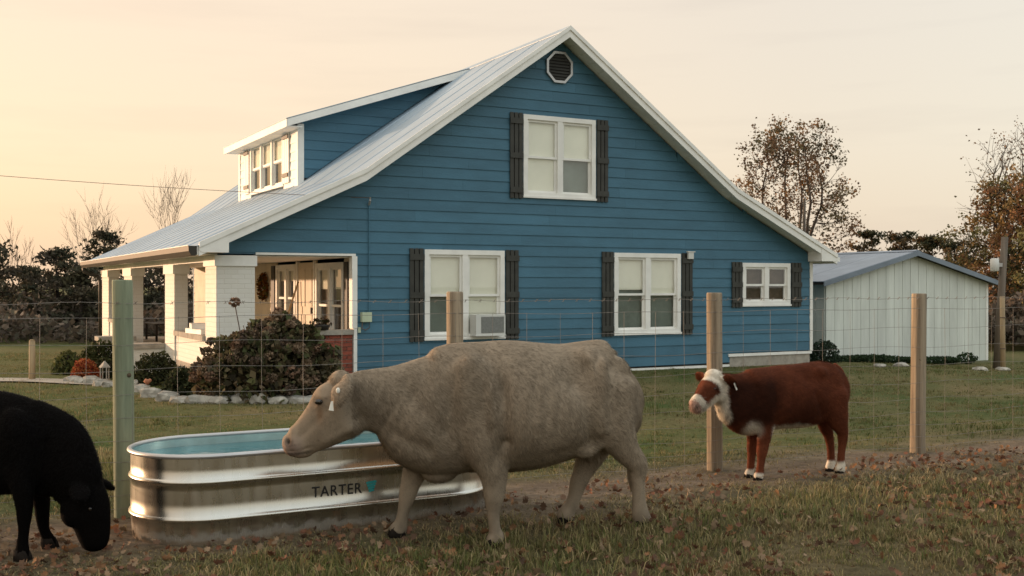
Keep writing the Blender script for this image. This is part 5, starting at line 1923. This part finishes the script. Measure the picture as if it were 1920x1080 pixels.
def crown_tree(name, label, x, y, h, seed, shape, nclump, perclump, leafs, cols, csize=0.32, bare=0.0, trunk_h=0.3, group=None, dens=None):
    """shape(t) gives the crown radius at relative height t; clumps of leaves sit on limbs with sky between them"""
    zb = float(ground(x, y))
    root = thing(name, label, 'tree', (x, y, zb), 0, group)
    rr = random.Random(seed)
    rs_ = np.random.RandomState(seed)
    mb = MB()
    stems = []
    fork = h * trunk_h
    mb.tube([(0, 0, -0.15), (0.03 * h * 0.1, 0, fork * 0.5), (0, 0, fork)], [h * 0.022, h * 0.018, h * 0.016], 8)
    ns = 5
    for k in range(ns):
        a_ = 6.28 * k / ns + rr.uniform(-0.4, 0.4)
        rad_ = rr.uniform(0.25, 0.62)
        pts_ = [(0, 0, fork * 0.92)]
        for q in range(1, 8):
            t_ = q / 7
            hh = fork + (h * 0.93 - fork) * t_ * rr.uniform(0.96, 1.02)
            w_ = shape(hh / h) * rad_ * min(1, t_ * 1.6)
            pts_.append((math.cos(a_) * w_ + rr.gauss(0, 0.05), math.sin(a_) * w_ + rr.gauss(0, 0.05), hh))
        mb.tube(pts_, [h * 0.011 * (1 - 0.88 * q / 7) + 0.006 for q in range(8)], 5, cap=False)
        stems += pts_[1:]
    S_ = np.array(stems)
    C_ = []
    while len(C_) < nclump:
        t_ = rr.uniform(0.22, 1.0)
        if dens and rr.random() > dens(t_):
            continue
        R_ = shape(t_)
        a_ = rr.uniform(0, 6.28)
        r_ = R_ * math.sqrt(rr.uniform(0.05, 1.0))
        C_.append((math.cos(a_) * r_, math.sin(a_) * r_, t_ * h))
    C_ = np.array(C_)
    P_, K_ = [], []
    tint = rs_.randint(0, len(cols), len(C_))
    for i, c in enumerate(C_):
        dd = np.linalg.norm(S_ - c - np.array([0, 0, -0.5]), axis=1)
        b0 = S_[dd.argmin()]
        mid = (b0 + c) / 2 + np.array([rr.gauss(0, 0.08), rr.gauss(0, 0.08), -0.06])
        mb.tube([tuple(b0), tuple(mid), tuple(c)], [0.020, 0.013, 0.006], 3, cap=False)
        for q in range(4):
            e_ = c + rs_.normal(0, csize * 0.8, 3) + np.array([0, 0, csize * 0.7])
            mb.tube([tuple(mid * 0.3 + c * 0.7), tuple((c + e_) / 2 + rs_.normal(0, 0.04, 3)), tuple(e_)], [0.009, 0.007, 0.004], 3, cap=False)
            if rr.random() > bare:
                m_ = int(perclump / 4 * rr.uniform(0.3, 1.7))
                P_.append(e_ + rs_.normal(0, csize * 0.33, (m_, 3)))
                K_.append(np.full(m_, tint[i]))
    mb.build('trunk', 'bark', root, True, recalc=False)
    P_ = np.concatenate(P_)
    cc = np.asarray(cols, float)[np.concatenate(K_)] * (1 + rs_.normal(0, 0.22, (len(P_), 1)))
    Vv, Ff, Cc = leaf_cloud(P_, leafs, np.clip(cc, 0.004, 1), rs_, 0.75)
    obj('crown', np_mesh('crown', Vv, Ff, Cc, 'foliage'), None, root)
    return root


RUST = [(0.20, 0.13, 0.08), (0.16, 0.11, 0.072), (0.13, 0.11, 0.06), (0.25, 0.14, 0.06), (0.11, 0.098, 0.056), (0.15, 0.105, 0.07)]
x, y = at(1490, 42)
crown_tree('autumn_tree', 'thin rusty leaved tree showing sky through it beyond the house eave', x, y, 7.75, 12,
           lambda t_: 2.45 * math.sin(math.pi * min(max((t_ + 0.12) / 1.2, 0), 1)) ** 0.6, 140, 88, 0.105, RUST, 0.38, 0.04, 0.28, dens=lambda t_: 0.45 + 0.55 * t_)
x, y = at(1905, 40)
crown_tree('autumn_tree', 'tall half bare tree with thin twigs at the right edge', x, y, 7.35, 33,
           lambda t_: 2.3 * math.sin(math.pi * min(max((t_ + 0.25) / 1.33, 0), 1)) ** 0.7, 110, 24, 0.09, RUST, 0.38, 0.40, 0.3)
OR = [(0.29, 0.19, 0.08), (0.20, 0.165, 0.07), (0.16, 0.15, 0.066), (0.26, 0.165, 0.08), (0.32, 0.21, 0.085), (0.26, 0.14, 0.075)]
x, y = at(1893, 38.5)
crown_tree('autumn_tree', 'dense orange green tree behind the leaning utility pole', x, y, 5.3, 34,
           lambda t_: 2.1 * math.sin(math.pi * min(max((t_ + 0.25) / 1.3, 0), 1)) ** 0.6, 150, 95, 0.115, OR, 0.32, 0.0, 0.2)
x, y = at(1985, 36)
conifer('autumn_tree', 'dark olive tree cut by the right picture edge', x, y, 5.4, 2.2, 35, OR[1:3] + [(0.04, 0.045, 0.02)], n=6000, leafs=0.2, bulge=0.45)
PINE = [(0.045, 0.052, 0.028), (0.06, 0.06, 0.03), (0.075, 0.06, 0.034)]
for i, (px, d, h, r_, lb) in enumerate(((1635, 52, 4.45, 1.5, 'dark pine above the shed roof, nearest the house'), (1690, 56, 4.7, 1.6, 'dark pine above the shed ridge, second from the house'), (1738, 50, 4.1, 1.4, 'dark pine behind the right shed slope'),
                                        (1790, 54, 4.2, 1.6, 'olive pine between the shed and the rusty tree'), (1590, 50, 3.3, 1.3, 'low brown green pine just beside the house eave'))):
    x, y = at(px, d)
    conifer('pine_tree', lb, x, y, h, r_, 60 + i, PINE + [(0.09, 0.06, 0.03)], n=3600, leafs=0.2, group='pines behind the shed', base=0.25, bulge=0.28)
CED = [(0.052, 0.054, 0.034), (0.068, 0.066, 0.040), (0.09, 0.078, 0.052), (0.072, 0.062, 0.046)]
left = [(-20, 34, 2.9, 1.7, 'leftmost dark cedar in the wood'), (48, 36, 2.2, 1.5, 'low rounded cedar beside the leftmost cedar'), (105, 34, 2.75, 1.3, 'dark cedar left of the pointed cedar'), (196, 37, 3.45, 1.4, 'pointed dark cedar standing highest behind the porch'),
        (150, 33, 2.1, 1.4, 'broad cedar before the pointed cedar'), (258, 36, 2.7, 1.5, 'dark cedar touching the porch roof end'), (320, 38, 2.8, 1.7, 'dark cedar seen through the left porch bay'), (400, 40, 2.6, 1.7, 'dark cedar seen through the wide porch bay'),
        (470, 42, 2.6, 1.8, 'dark cedar seen through the right porch bay')]
for i, (px, d, h, r_, lb) in enumerate(left):
    x, y = at(px, d)
    conifer('cedar_tree', lb, x, y, h, r_, 80 + i, CED, n=3200, leafs=0.17, group='dark cedars behind the porch', base=0.02, bulge=0.4)
bare = [(232, 46, 6.1, 5, 'bare upright tree between two other bare trees left of the house'), (168, 44, 5.4, 6, 'thin bare tree above the pointed cedar'), (312, 50, 7.4, 7, 'tallest bare tree behind the porch roof'), (8, 42, 4.4, 8, 'bare tree cut by the left picture edge')]
for px, d, h, sd, lb in bare:
    x, y = at(px, d)
    make_tree('bare_tree', lb, x, y, h, sd, levels=4, spread=0.42, upb=0.13, kids=(3, 4), rad=h * 0.016, trunk=0.46, group='leafless trees behind the house', shrink=0.74)
# scrub that closes the view under the trees
rs = np.random.RandomState(90)
Pl = []
for (p0, p1, d0, d1, n_, hh) in ((-260, 640, 30, 48, 26000, 1.75), (1500, 2250, 34, 60, 22000, 2.4), (1840, 2100, 30, 34, 5000, 1.6)):
    px, d = rs.uniform(p0, p1, n_), rs.uniform(d0, d1, n_)
    x = (px - 960) / 2007 * d
    hz = hh * (0.72 + 0.36 * noise(x, d, 0, 0.9, 91)) * (0.6 + 0.4 * (d - d0) / (d1 - d0))
    Pl.append(np.stack([x, d, hz * rs.uniform(0, 1, n_) ** 0.8], 1))
P = np.concatenate(Pl)
Vv, Ff, Cc = leaf_cloud(P, 0.22, pal(rs, len(P), [(0.125, 0.10, 0.078), (0.095, 0.088, 0.064), (0.165, 0.13, 0.10), (0.115, 0.09, 0.07)], 0.25), rs, 0.6)
o = obj('woodland_scrub', np_mesh('woodland_scrub', Vv, Ff, Cc, 'foliage'))
tag(o, 'dark tangled scrub closing the view under the far trees', 'scrub', kind='stuff')

# ---- planting along the porch
def shrub(name, label, x, y, rad, n, size, cols, seed, group=None, cat='shrub'):
    zb = float(ground(x, y))
    root = thing(name, label, cat, (x, y, zb), 0, group)
    rs_ = np.random.RandomState(seed)
    P = ball(rs_, n, rad, 0.55)
    P[:, 2] = np.abs(P[:, 2]) if rad[2] > 0.3 else P[:, 2] + rad[2]
    P *= (1 + 0.12 * noise(P[:, 0], P[:, 1], P[:, 2], 6, seed))[:, None]
    P[:, 2] = np.maximum(P[:, 2], 0.01)
    Vv, Ff, Cc = leaf_cloud(P, size, pal(rs_, n, cols, 0.22), rs_, 0.6)
    obj('leaves', np_mesh('leaves', Vv, Ff, Cc, 'foliage'), None, root)
    mb = MB()
    rr = random.Random(seed)
    for k in range(7):
        a_ = rr.uniform(0, 6.28)
        mb.tube([(0, 0, -0.03), (math.cos(a_) * rad[0] * 0.35, math.sin(a_) * rad[1] * 0.35, rad[2] * 0.4), (math.cos(a_) * rad[0] * 0.65, math.sin(a_) * rad[1] * 0.65, rad[2] * 0.75)], [0.014, 0.01, 0.005], 4)
    mb.build('stems', 'barkd', root, True)
    return root


def G(px, py):
    d = 2007 * 1.65 / (py - 535)
    return (px - 960) / 2007 * d, d


GRN = [(0.038, 0.046, 0.020), (0.052, 0.060, 0.024), (0.030, 0.035, 0.017)]
x, y = G(292, 722)
shrub('round_shrub', 'round dark green shrub before the porch steps', x, y, (0.42, 0.40, 0.52), 2600, 0.06, GRN, 101)
x, y = G(345, 740)
shrub('low_shrub', 'low dark green shrub beside the big brown bush', x, y, (0.34, 0.30, 0.42), 1900, 0.07, GRN, 102)
x, y = G(160, 712)
shrub('chrysanthemum', 'rust red mounded chrysanthemum at the left end of the bed', x, y, (0.27, 0.27, 0.36), 2400, 0.045, [(0.27, 0.055, 0.025), (0.34, 0.10, 0.035), (0.20, 0.035, 0.02), (0.40, 0.16, 0.05)], 103, cat='flower')
x, y = G(190, 708)
shrub('round_shrub', 'dark shrub beside the red chrysanthemum mound', x + 0.05, y + 0.1, (0.30, 0.28, 0.38), 1500, 0.06, GRN, 104)
x, y = G(165, 700)
shrub('round_shrub', 'olive green shrub rising behind the red chrysanthemum', x, y + 0.6, (0.42, 0.35, 0.58), 1700, 0.07, [(0.035, 0.045, 0.015), (0.05, 0.06, 0.02)], 105)
x, y = G(105, 705)
shrub('weedy_shrub', 'pale green wispy shrub left of the red chrysanthemum', x, y + 0.5, (0.28, 0.28, 0.46), 700, 0.09, [(0.10, 0.11, 0.035), (0.07, 0.08, 0.03)], 106)
x, y = G(1535, 678)
shrub('round_shrub', 'blue green shrub between the house corner and the shed', x + 0.1, y, (0.36, 0.32, 0.52), 1500, 0.06, [(0.03, 0.05, 0.032), (0.04, 0.06, 0.035)], 107)
for i, (px, dd, lb) in enumerate(((1600, 24.3, 'left patch of creeping ivy at the shed foot'), (1668, 24.9, 'middle patch of creeping ivy at the shed foot'), (1735, 25.5, 'right patch of creeping ivy at the shed foot'), (1800, 25.8, 'small green tuft near the right shed corner'))):
    x = (px - 960) / 2007 * dd
    shrub('ivy', lb, x, dd - 0.4, (0.75 if i < 3 else 0.2, 0.3, 0.085 if i < 3 else 0.12), 1500 if i < 3 else 300, 0.07, [(0.03, 0.055, 0.026), (0.04, 0.065, 0.03)], 110 + i, 'green growth along the shed foot', 'ivy')

# big hydrangea with dried heads
x, y = G(508, 748)
hy = thing('hydrangea_bush', 'big brown hydrangea bush with dried flower heads before the porch', 'bush', (x, y, float(ground(x, y))), 0)
rs = np.random.RandomState(120)
rad = np.array([0.98, 0.72, 1.22])


def dome(n, shell):
    P = ball(rs, n, (1, 1, 1), shell)
    P[:, 2] = np.abs(P[:, 2]) ** 0.85
    P *= (1 + 0.20 * noise(P[:, 0], P[:, 1], P[:, 2], 3.2, 121) + 0.08 * noise(P[:, 0], P[:, 1], P[:, 2], 9, 122))[:, None]
    return P * rad


P = dome(6500, 0.60)
Vv, Ff, Cc = leaf_cloud(P, 0.115, pal(rs, len(P), [(0.095, 0.080, 0.042), (0.07, 0.080, 0.034), (0.11, 0.082, 0.048), (0.095, 0.098, 0.042), (0.055, 0.047, 0.03), (0.13, 0.105, 0.058)], 0.3), rs, 0.7)
obj('leaves', np_mesh('leaves', Vv, Ff, Cc, 'foliage'), None, hy)
mb = MB()
rr = random.Random(5)
for k in range(34):
    a_ = rr.uniform(0, 6.28)
    q_ = rr.uniform(0.3, 0.85)
    mb.tube([(math.cos(a_) * 0.1, math.sin(a_) * 0.1, -0.05), (math.cos(a_) * rad[0] * q_ * 0.6, math.sin(a_) * rad[1] * q_ * 0.6, 0.5), (math.cos(a_) * rad[0] * q_, math.sin(a_) * rad[1] * q_, 1.2 * (1 - 0.6 * q_ * q_))], [0.012, 0.009, 0.005], 4)
mb.build('stems', 'bark', hy, True)
heads = []
for v_ in range(5):
    rs_ = np.random.RandomState(130 + v_)
    P = ball(rs_, 110, (0.085, 0.085, 0.065), 0.6)
    cols = [[(0.19, 0.12, 0.08), (0.14, 0.09, 0.06)], [(0.11, 0.08, 0.06), (0.08, 0.058, 0.045)], [(0.15, 0.135, 0.085), (0.12, 0.10, 0.06)], [(0.17, 0.12, 0.08), (0.12, 0.088, 0.058)], [(0.24, 0.17, 0.11), (0.17, 0.12, 0.08)]][v_]
    Vv, Ff, Cc = leaf_cloud(P, 0.045, pal(rs_, 110, cols, 0.25), rs_, 0.9)
    heads.append(np_mesh('flower_head', Vv, Ff, Cc, 'tuft'))
P = dome(130, 0.93)
for i, p in enumerate(P):
    if p[2] < 0.08 or p[1] > 0.35:
        continue
    s_ = rr.uniform(0.75, 1.25)
    o = obj('flower_head', heads[i % 5], None, hy, tuple(p))
    o.scale = (s_, s_, s_)
    o.rotation_euler = (rr.uniform(-0.5, 0.5), rr.uniform(-0.5, 0.5), rr.uniform(0, 6))
for (dx, dz) in ((-0.52, 1.38), (0.12, 1.24)):
    MB().tube([(dx * 0.8, 0, 0.8), (dx, -0.02, dz)], 0.008, 4).build('stem', 'bark', hy, True)
    obj('flower_head', heads[0], None, hy, (dx, -0.02, dz + 0.02))

# pale edging stones and the path at the left
srnd = random.Random(8)
edge = [(238, 727), (262, 735), (286, 744), (314, 751), (345, 757), (378, 757), (412, 757), (448, 757), (486, 757), (524, 757), (562, 756), (600, 755), (640, 752)]
edge2 = [(135, 716), (152, 719), (172, 720), (192, 724), (213, 726)]
ORD = ['first', 'second', 'third', 'fourth', 'fifth', 'sixth', 'seventh', 'eighth', 'ninth', 'tenth', 'eleventh', 'twelfth', 'thirteenth']
for i, (px, py) in enumerate(edge + edge2):
    x, y = G(px, py)
    bm = bmesh.new()
    bmesh.ops.create_icosphere(bm, subdivisions=2, radius=1.0)
    sx, sy, sz = srnd.uniform(0.15, 0.19), srnd.uniform(0.11, 0.16), srnd.uniform(0.06, 0.10)
    if i >= len(edge):
        sx *= 0.8
    for v in bm.verts:
        c = v.co
        k = 1 + 0.14 * math.sin(3 * c.x + i) + 0.14 * math.sin(4 * c.y + 2 * i) + srnd.uniform(-0.12, 0.12)
        v.co = Vector((math.copysign(abs(c.x) ** 0.7, c.x) * sx * k, math.copysign(abs(c.y) ** 0.7, c.y) * sy * k, math.copysign(abs(c.z) ** 0.6, c.z) * sz * k))
    me = bpy.data.meshes.new('edging_stone')
    bm.to_mesh(me)
    bm.free()
    o = obj('edging_stone', me, 'stone', None, (x, y, float(ground(x, y)) + 0.025), (srnd.uniform(-0.1, 0.1), srnd.uniform(-0.1, 0.1), srnd.uniform(-0.3, 0.5)))
    if i < len(edge):
        tag(o, f'{ORD[i]} pale edging stone from the left, along the bed of the big brown bush', 'stone', 'stones edging the long flower bed')
    else:
        tag(o, f'{ORD[i - len(edge)]} pale edging stone from the left, below the red chrysanthemum', 'stone', 'stones edging the chrysanthemum bed')
pa, pb = [], []
for i in range(25):
    t_ = i / 24
    px = -900 + 1130 * t_
    py = 716 + 6 * max(0, t_ - 0.85) / 0.15 - 3 * math.sin(t_ * 3)
    x, y = G(px, py)
    pa.append((x, y - 0.35, float(ground(x, y - 0.35)) + 0.02))
    pb.append((x, y + 0.45, float(ground(x, y + 0.45)) + 0.02))
mb = MB().add(pa + pb, [(i, i + 1, i + 26, i + 25) for i in range(24)])
struct(mb.build('path', 'path'))
x, y = G(60, 712)
far = thing('boundary_post', 'short wooden post beside the path at far left', 'post', (x, y, float(ground(x, y))))
MB().tube([(0, 0, -0.1), (0, 0, 0.69)], [0.055, 0.05], 10).build('post_shaft', 'tanpole', far, True)
MB().tube([(0, 0, 0.6905), (0, 0, 0.71)], [0.052, 0.03], 10).build('post_cap', 'tanpole', far, True)
x, y = G(196, 716)
ln = thing('garden_lantern', 'small pale garden lantern standing beside the red chrysanthemum', 'lantern', (x, y, float(ground(x, y))))
MB().box(-0.07, 0.07, -0.07, 0.07, 0, 0.05).build('base', 'concrete', ln)
for sx in (-0.06, 0.045):
    for sy in (-0.06, 0.045):
        MB().box(sx, sx + 0.015, sy, sy + 0.015, 0.0505, 0.2495).build('corner_bar', 'concrete', ln)
MB().tube([(0, 0, 0.25), (0, 0, 0.27), (0, 0, 0.36)], [0.10, 0.09, 0.01], 4).build('roof', 'concrete', ln)
x, y = G(277, 735)
gn = thing('garden_stake', 'little pale garden ornament on a stake before the round shrub', 'ornament', (x, y, float(ground(x, y))))
MB().tube([(0, 0, -0.05), (0, 0, 0.14)], 0.012, 6).build('stake', 'pole', gn, True)
MB().tube([(-0.05, 0, 0.18), (0, 0, 0.15), (0.05, 0, 0.19)], [0.03, 0.045, 0.02], 8).build('figure', 'terra', gn, True)

# rocks by the shed and odds at the wall foot
for i, (px, py, s_, lb) in enumerate(((1690, 684, 0.17, 'flat pale rock in the grass before the shed'), (1838, 690, 0.16, 'pale rock right of the far right fence post'), (1880, 686, 0.16, 'pale rock at the foot of the utility pole'), (1650, 686, 0.14, 'small pale rock left of another rock before the shed'))):
    x, y = G(px, py)
    bm = bmesh.new()
    bmesh.ops.create_icosphere(bm, subdivisions=2, radius=1.0)
    for v in bm.verts:
        k = 1 + srnd.uniform(-0.2, 0.2)
        v.co = Vector((v.co.x * s_ * k, v.co.y * s_ * k * 0.8, v.co.z * s_ * k * 0.38))
    me = bpy.data.meshes.new('rock')
    bm.to_mesh(me)
    bm.free()
    o = obj('rock', me, 'stone', None, (x, y, float(ground(x, y)) + s_ * 0.15))
    tag(o, lb, 'rock', 'pale rocks near the shed')

# ------------------------------------------------------------------ poles and overhead cable
x, y = at(1868, 23.0)
up = thing('utility_pole', 'leaning weathered utility pole with white transformer right of the shed', 'utility pole', (x, y, float(ground(x, y))))
topx = (1884 - 1868) / 2007 * 23.0
MB().tube([(0, 0, -0.2), (topx, 0, 2.84)], [0.085, 0.07], 12).build('pole_shaft', 'pole', up, True)
trf = MB().tube([(topx * 0.8 - 0.20, -0.04, 2.10), (topx * 0.8 - 0.20, -0.04, 2.12), (topx * 0.8 - 0.20, -0.04, 2.36), (topx * 0.8 - 0.20, -0.04, 2.38)], [0.07, 0.09, 0.09, 0.06], 12).build('transformer', 'ac', up, True)
MB().box(topx * 0.8 - 0.12, topx * 0.8 - 0.0, -0.06, -0.02, 2.2, 2.28).build('bracket', 'silver', up)
x, y = at(1881, 22.4)
up2 = thing('brace_post', 'thin tan post standing beside the leaning utility pole', 'post', (x, y, float(ground(x, y))))
MB().tube([(0, 0, -0.2), (-0.02, 0, 1.55)], [0.055, 0.05], 10).build('post_shaft', 'tanpole', up2, True)
for z_ in (0.45, 1.1):
    MB().tube([(-0.01, 0, z_), (-0.01, 0, z_ + 0.02)], 0.062, 10).build('band', 'cable', up2, True)
x, y = at(1507, 40)
up3 = thing('far_pole', 'thin grey pole rising behind the house eave before the rusty tree', 'pole', (x, y, float(ground(x, y))))
MB().tube([(0, 0, -0.2), (0.02, 0, 5.1)], [0.07, 0.055], 8).build('pole_shaft', 'pole', up3, True)
MB().tube([(0.02, 0, 5.1), (0.02, 0, 5.16)], [0.057, 0.02], 8).build('pole_cap', 'silver', up3, True)
a_ = hw(2.53, -0.10, 3.11)
b_ = Vector((-30.0, 12.5, 6.5))
cp = []
for i in range(41):
    t_ = i / 40
    p = a_.lerp(b_, t_)
    p.z -= 0.67 * 4 * t_ * (1 - t_)
    cp.append(tuple(p))
o = MB().tube(cp, 0.0045, 5).build('power_line', 'cable', None, True)
tag(o, 'thin dark power line running from the gable to the upper left', 'cable')
# ------------------------------------------------------------------ grass and fallen leaves
TCx, TCy = TC.x, TC.y


def tank_mask(x, y):
    c, s = math.cos(TYAW), math.sin(TYAW)
    lx = (x - TCx) * c + (y - TCy) * s
    ly = -(x - TCx) * s + (y - TCy) * c
    hl = TL / 2 - TW / 2
    dx = np.maximum(np.abs(lx) - hl, 0)
    return np.hypot(dx, ly) < TW / 2 + 0.02


def in_house(x, y):
    c, s = math.cos(HA), math.sin(HA)
    u = (x - HO.x) * c + (y - HO.y) * s
    v = -(x - HO.x) * s + (y - HO.y) * c
    return (u > -0.1) & (v > -0.03)


def blades(n, ymin, ymax, hmin, hmax, wid, seed, lawn, margin=0.56):
    rs_ = np.random.RandomState(seed)
    y = ymin + (ymax - ymin) * rs_.rand(n) ** (1.0 if not lawn else 0.8)
    x = rs_.uniform(-margin, margin, n) * y
    ox, oy = rs_.normal(0, 0.03, n), rs_.normal(0, 0.03, n)
    tuft = np.arange(n) % 2 == 0
    nt_ = max(n // 26, 1)
    own = rs_.randint(0, nt_, n)
    tv = 0.6 + 0.9 * rs_.rand(nt_)
    tk = rs_.normal(0, 0.34, nt_)
    x = np.where(tuft, x[own] + ox, x)
    y = np.where(tuft, y[own] + oy, y)
    hm = np.where(tuft, tv[own], 0.75)
    kk = np.where(tuft, tk[own], 0.0)
    out_a = np.where(tuft, np.arctan2(oy, ox) + rs_.normal(0, 0.5, n), rs_.uniform(0, 6.28, n))
    fd = fence_dist(x, y)
    dk = dirt(x, y)
    dens = 1 - 0.80 * np.clip(dk * 1.3, 0, 1)
    dens *= np.clip(0.62 + 0.45 * noise(x, y, 0, 2.2, 140) + 0.3 * noise(x, y, 0, 7, 141), 0.12, 1)
    keep = (rs_.rand(n) < dens) & ~tank_mask(x, y) & ~in_house(x, y)
    x, y, fd, dk, hm, kk, out_a = (q[keep] for q in (x, y, fd, dk, hm, kk, out_a))
    n = len(x)
    h = rs_.uniform(hmin, hmax, n) * np.clip(0.85 + 0.5 * noise(x, y, 0, 1.7, 142), 0.45, 1.6) * (1 - 0.55 * dk) * hm
    z = ground(x, y) - 0.004
    a = out_a
    ln_ = rs_.uniform(0.1, 0.9, n) + 0.9 * dk
    dx, dy = np.cos(a) * h * ln_, np.sin(a) * h * ln_
    b = a + 1.57 + rs_.normal(0, 0.6, n)
    wx, wy = np.cos(b) * wid, np.sin(b) * wid
    p0 = np.stack([x - wx, y - wy, z], 1)
    p1 = np.stack([x + wx, y + wy, z], 1)
    m0 = np.stack([x - wx * 0.7 + dx * 0.35, y - wy * 0.7 + dy * 0.35, z + h * 0.6], 1)
    m1 = np.stack([x + wx * 0.7 + dx * 0.35, y + wy * 0.7 + dy * 0.35, z + h * 0.6], 1)
    tp = np.stack([x + dx, y + dy, z + h * np.clip(1.05 - 0.35 * ln_, 0.5, 1)], 1)
    V_ = np.stack([p0, p1, m1, m0, tp], 1).reshape(-1, 3)
    i5 = np.arange(n) * 5
    F_ = np.concatenate([np.stack([i5, i5 + 1, i5 + 2], 1), np.stack([i5, i5 + 2, i5 + 3], 1), np.stack([i5 + 3, i5 + 2, i5 + 4], 1)])
    k = np.clip(0.46 + 0.30 * noise(x, y, 0, 0.8, 143) + 0.30 * noise(x, y, 0, 3.0, 144) + rs_.normal(0, 0.2, n) + kk, 0, 1)
    k = (k * 0.9 - 0.05 if lawn else k * 0.95 + 0.0) + 0.5 * dk
    g = np.array([0.070, 0.115, 0.032]) if lawn else np.array([0.092, 0.128, 0.040])
    g2 = np.array([0.145, 0.140, 0.048]) if lawn else np.array([0.175, 0.168, 0.060])
    st = np.array([0.30, 0.23, 0.125]) if lawn else np.array([0.36, 0.28, 0.155])
    mixg = rs_.rand(n)[:, None]
    c = (g * mixg + g2 * (1 - mixg)) * (1 - np.clip(k, 0, 1)[:, None]) + st * np.clip(k, 0, 1)[:, None]
    c = c * (1 - 0.25 * dk[:, None])
    c *= rs_.uniform(0.5, 1.35, n)[:, None]
    return np_mesh('grass', V_, F_, np.repeat(c, 5, 0), 'grass')


o = obj('pasture_grass', blades(250000, 4.2, 10.5, 0.03, 0.085, 0.0040, 150, False))
tag(o, 'short dry and green pasture grass in the foreground', 'grass', kind='stuff')
o = obj('lawn_grass', blades(260000, 8.4, 26.0, 0.025, 0.055, 0.0042, 151, True))
tag(o, 'mown lawn grass between the fence and the house', 'grass', kind='stuff')

# fallen leaves: the 300 nearest are things, the rest one mass
def leaf_mesh(seed):
    r = random.Random(seed)
    prof_ = [(0, -0.5), (0.16, -0.34), (0.34, -0.30), (0.22, -0.12), (0.42, 0.05), (0.24, 0.16), (0.28, 0.36), (0.10, 0.34), (0, 0.55)]
    L_ = [(x * r.uniform(0.85, 1.15), y) for x, y in prof_]
    Rr = [(-x * r.uniform(0.85, 1.15), y) for x, y in prof_[1:-1]][::-1]
    ring_ = L_ + Rr
    cu = r.uniform(0.4, 1.5)
    zf = lambda x, y: cu * (x * x * 1.2 + y * y * 0.5) + 0.06 * math.sin(7 * y + seed)
    vs_ = [(0, 0, 0.0)] + [(x, y, zf(x, y)) for x, y in ring_]
    n_ = len(ring_)
    fs = [(0, 1 + i, 1 + (i + 1) % n_) for i in range(n_)]
    return vs_, fs


rs = np.random.RandomState(160)
LC = [((0.24, 0.13, 0.065), 'orange brown'), ((0.12, 0.074, 0.048), 'dark brown'), ((0.27, 0.19, 0.12), 'pale tan'), ((0.18, 0.088, 0.056), 'rusty red')]
lms = []
for ci, (c, nm) in enumerate(LC):
    for k in range(3):
        vs_, fs = leaf_mesh(ci * 7 + k)
        me = np_mesh('fallen_leaf', np.array(vs_), np.array(fs), np.tile(np.array(c) * (0.8 + 0.2 * k), (len(vs_), 1)), 'leaf')
        lms.append((me, nm))
N_ = 12500
y = 4.25 + 6.6 * rs.rand(N_) ** 1.15
x = rs.uniform(-0.54, 0.54, N_) * y
fd = fence_dist(x, y)
ok = (fd < -0.15) & ~tank_mask(x, y)
dens = np.clip(0.42 + 0.6 * noise(x, y, 0, 1.5, 161) + 0.35 * noise(x, y, 0, 5, 162) + 0.2 * np.clip(-fd - 1.2, -1, 1), 0.03, 1) * np.where(x < -0.2 * y, 0.55, 1)
ok &= rs.rand(N_) < dens
x, y = x[ok], y[ok]
o_ = np.argsort(np.hypot(x, y))
x, y = x[o_], y[o_]
gnd = ground(x, y)
VV, FF, CC = [], [], []
off = 0
for i in range(len(x)):
    sc_ = rs.uniform(0.045, 0.078) if i < 300 else rs.uniform(0.03, 0.072)
    rot = (rs.normal(0, 0.7), rs.normal(0, 0.7), rs.uniform(0, 6.28))
    z = float(gnd[i]) + rs.uniform(0.008, 0.045)
    mi = rs.randint(0, len(lms))
    me, nm = lms[mi]
    if i < 300:
        o = obj('fallen_leaf', me, None, None, (x[i], y[i], z), rot)
        o.scale = (sc_, sc_, sc_)
        tag(o, f'{nm} dry leaf lying in the foreground grass', 'leaf', f'{nm} leaves fallen in the foreground')
    else:
        Mx = Matrix.LocRotScale(Vector((x[i], y[i], z)), __import__('mathutils').Euler(rot), Vector((sc_,) * 3))
        vs_, fs = leaf_mesh(mi)
        VV += [tuple(Mx @ Vector(v)) for v in vs_]
        FF += [tuple(j + off for j in f) for f in fs]
        off += len(vs_)
        CC += [np.array(LC[mi // 3][0]) * rs.uniform(0.7, 1.2)] * len(vs_)
o = obj('leaf_litter', np_mesh('leaf_litter', np.array(VV), np.array(FF), np.array(CC), 'leaf'))
tag(o, 'scattered dry brown leaves in the grass farther back', 'leaves', kind='stuff')
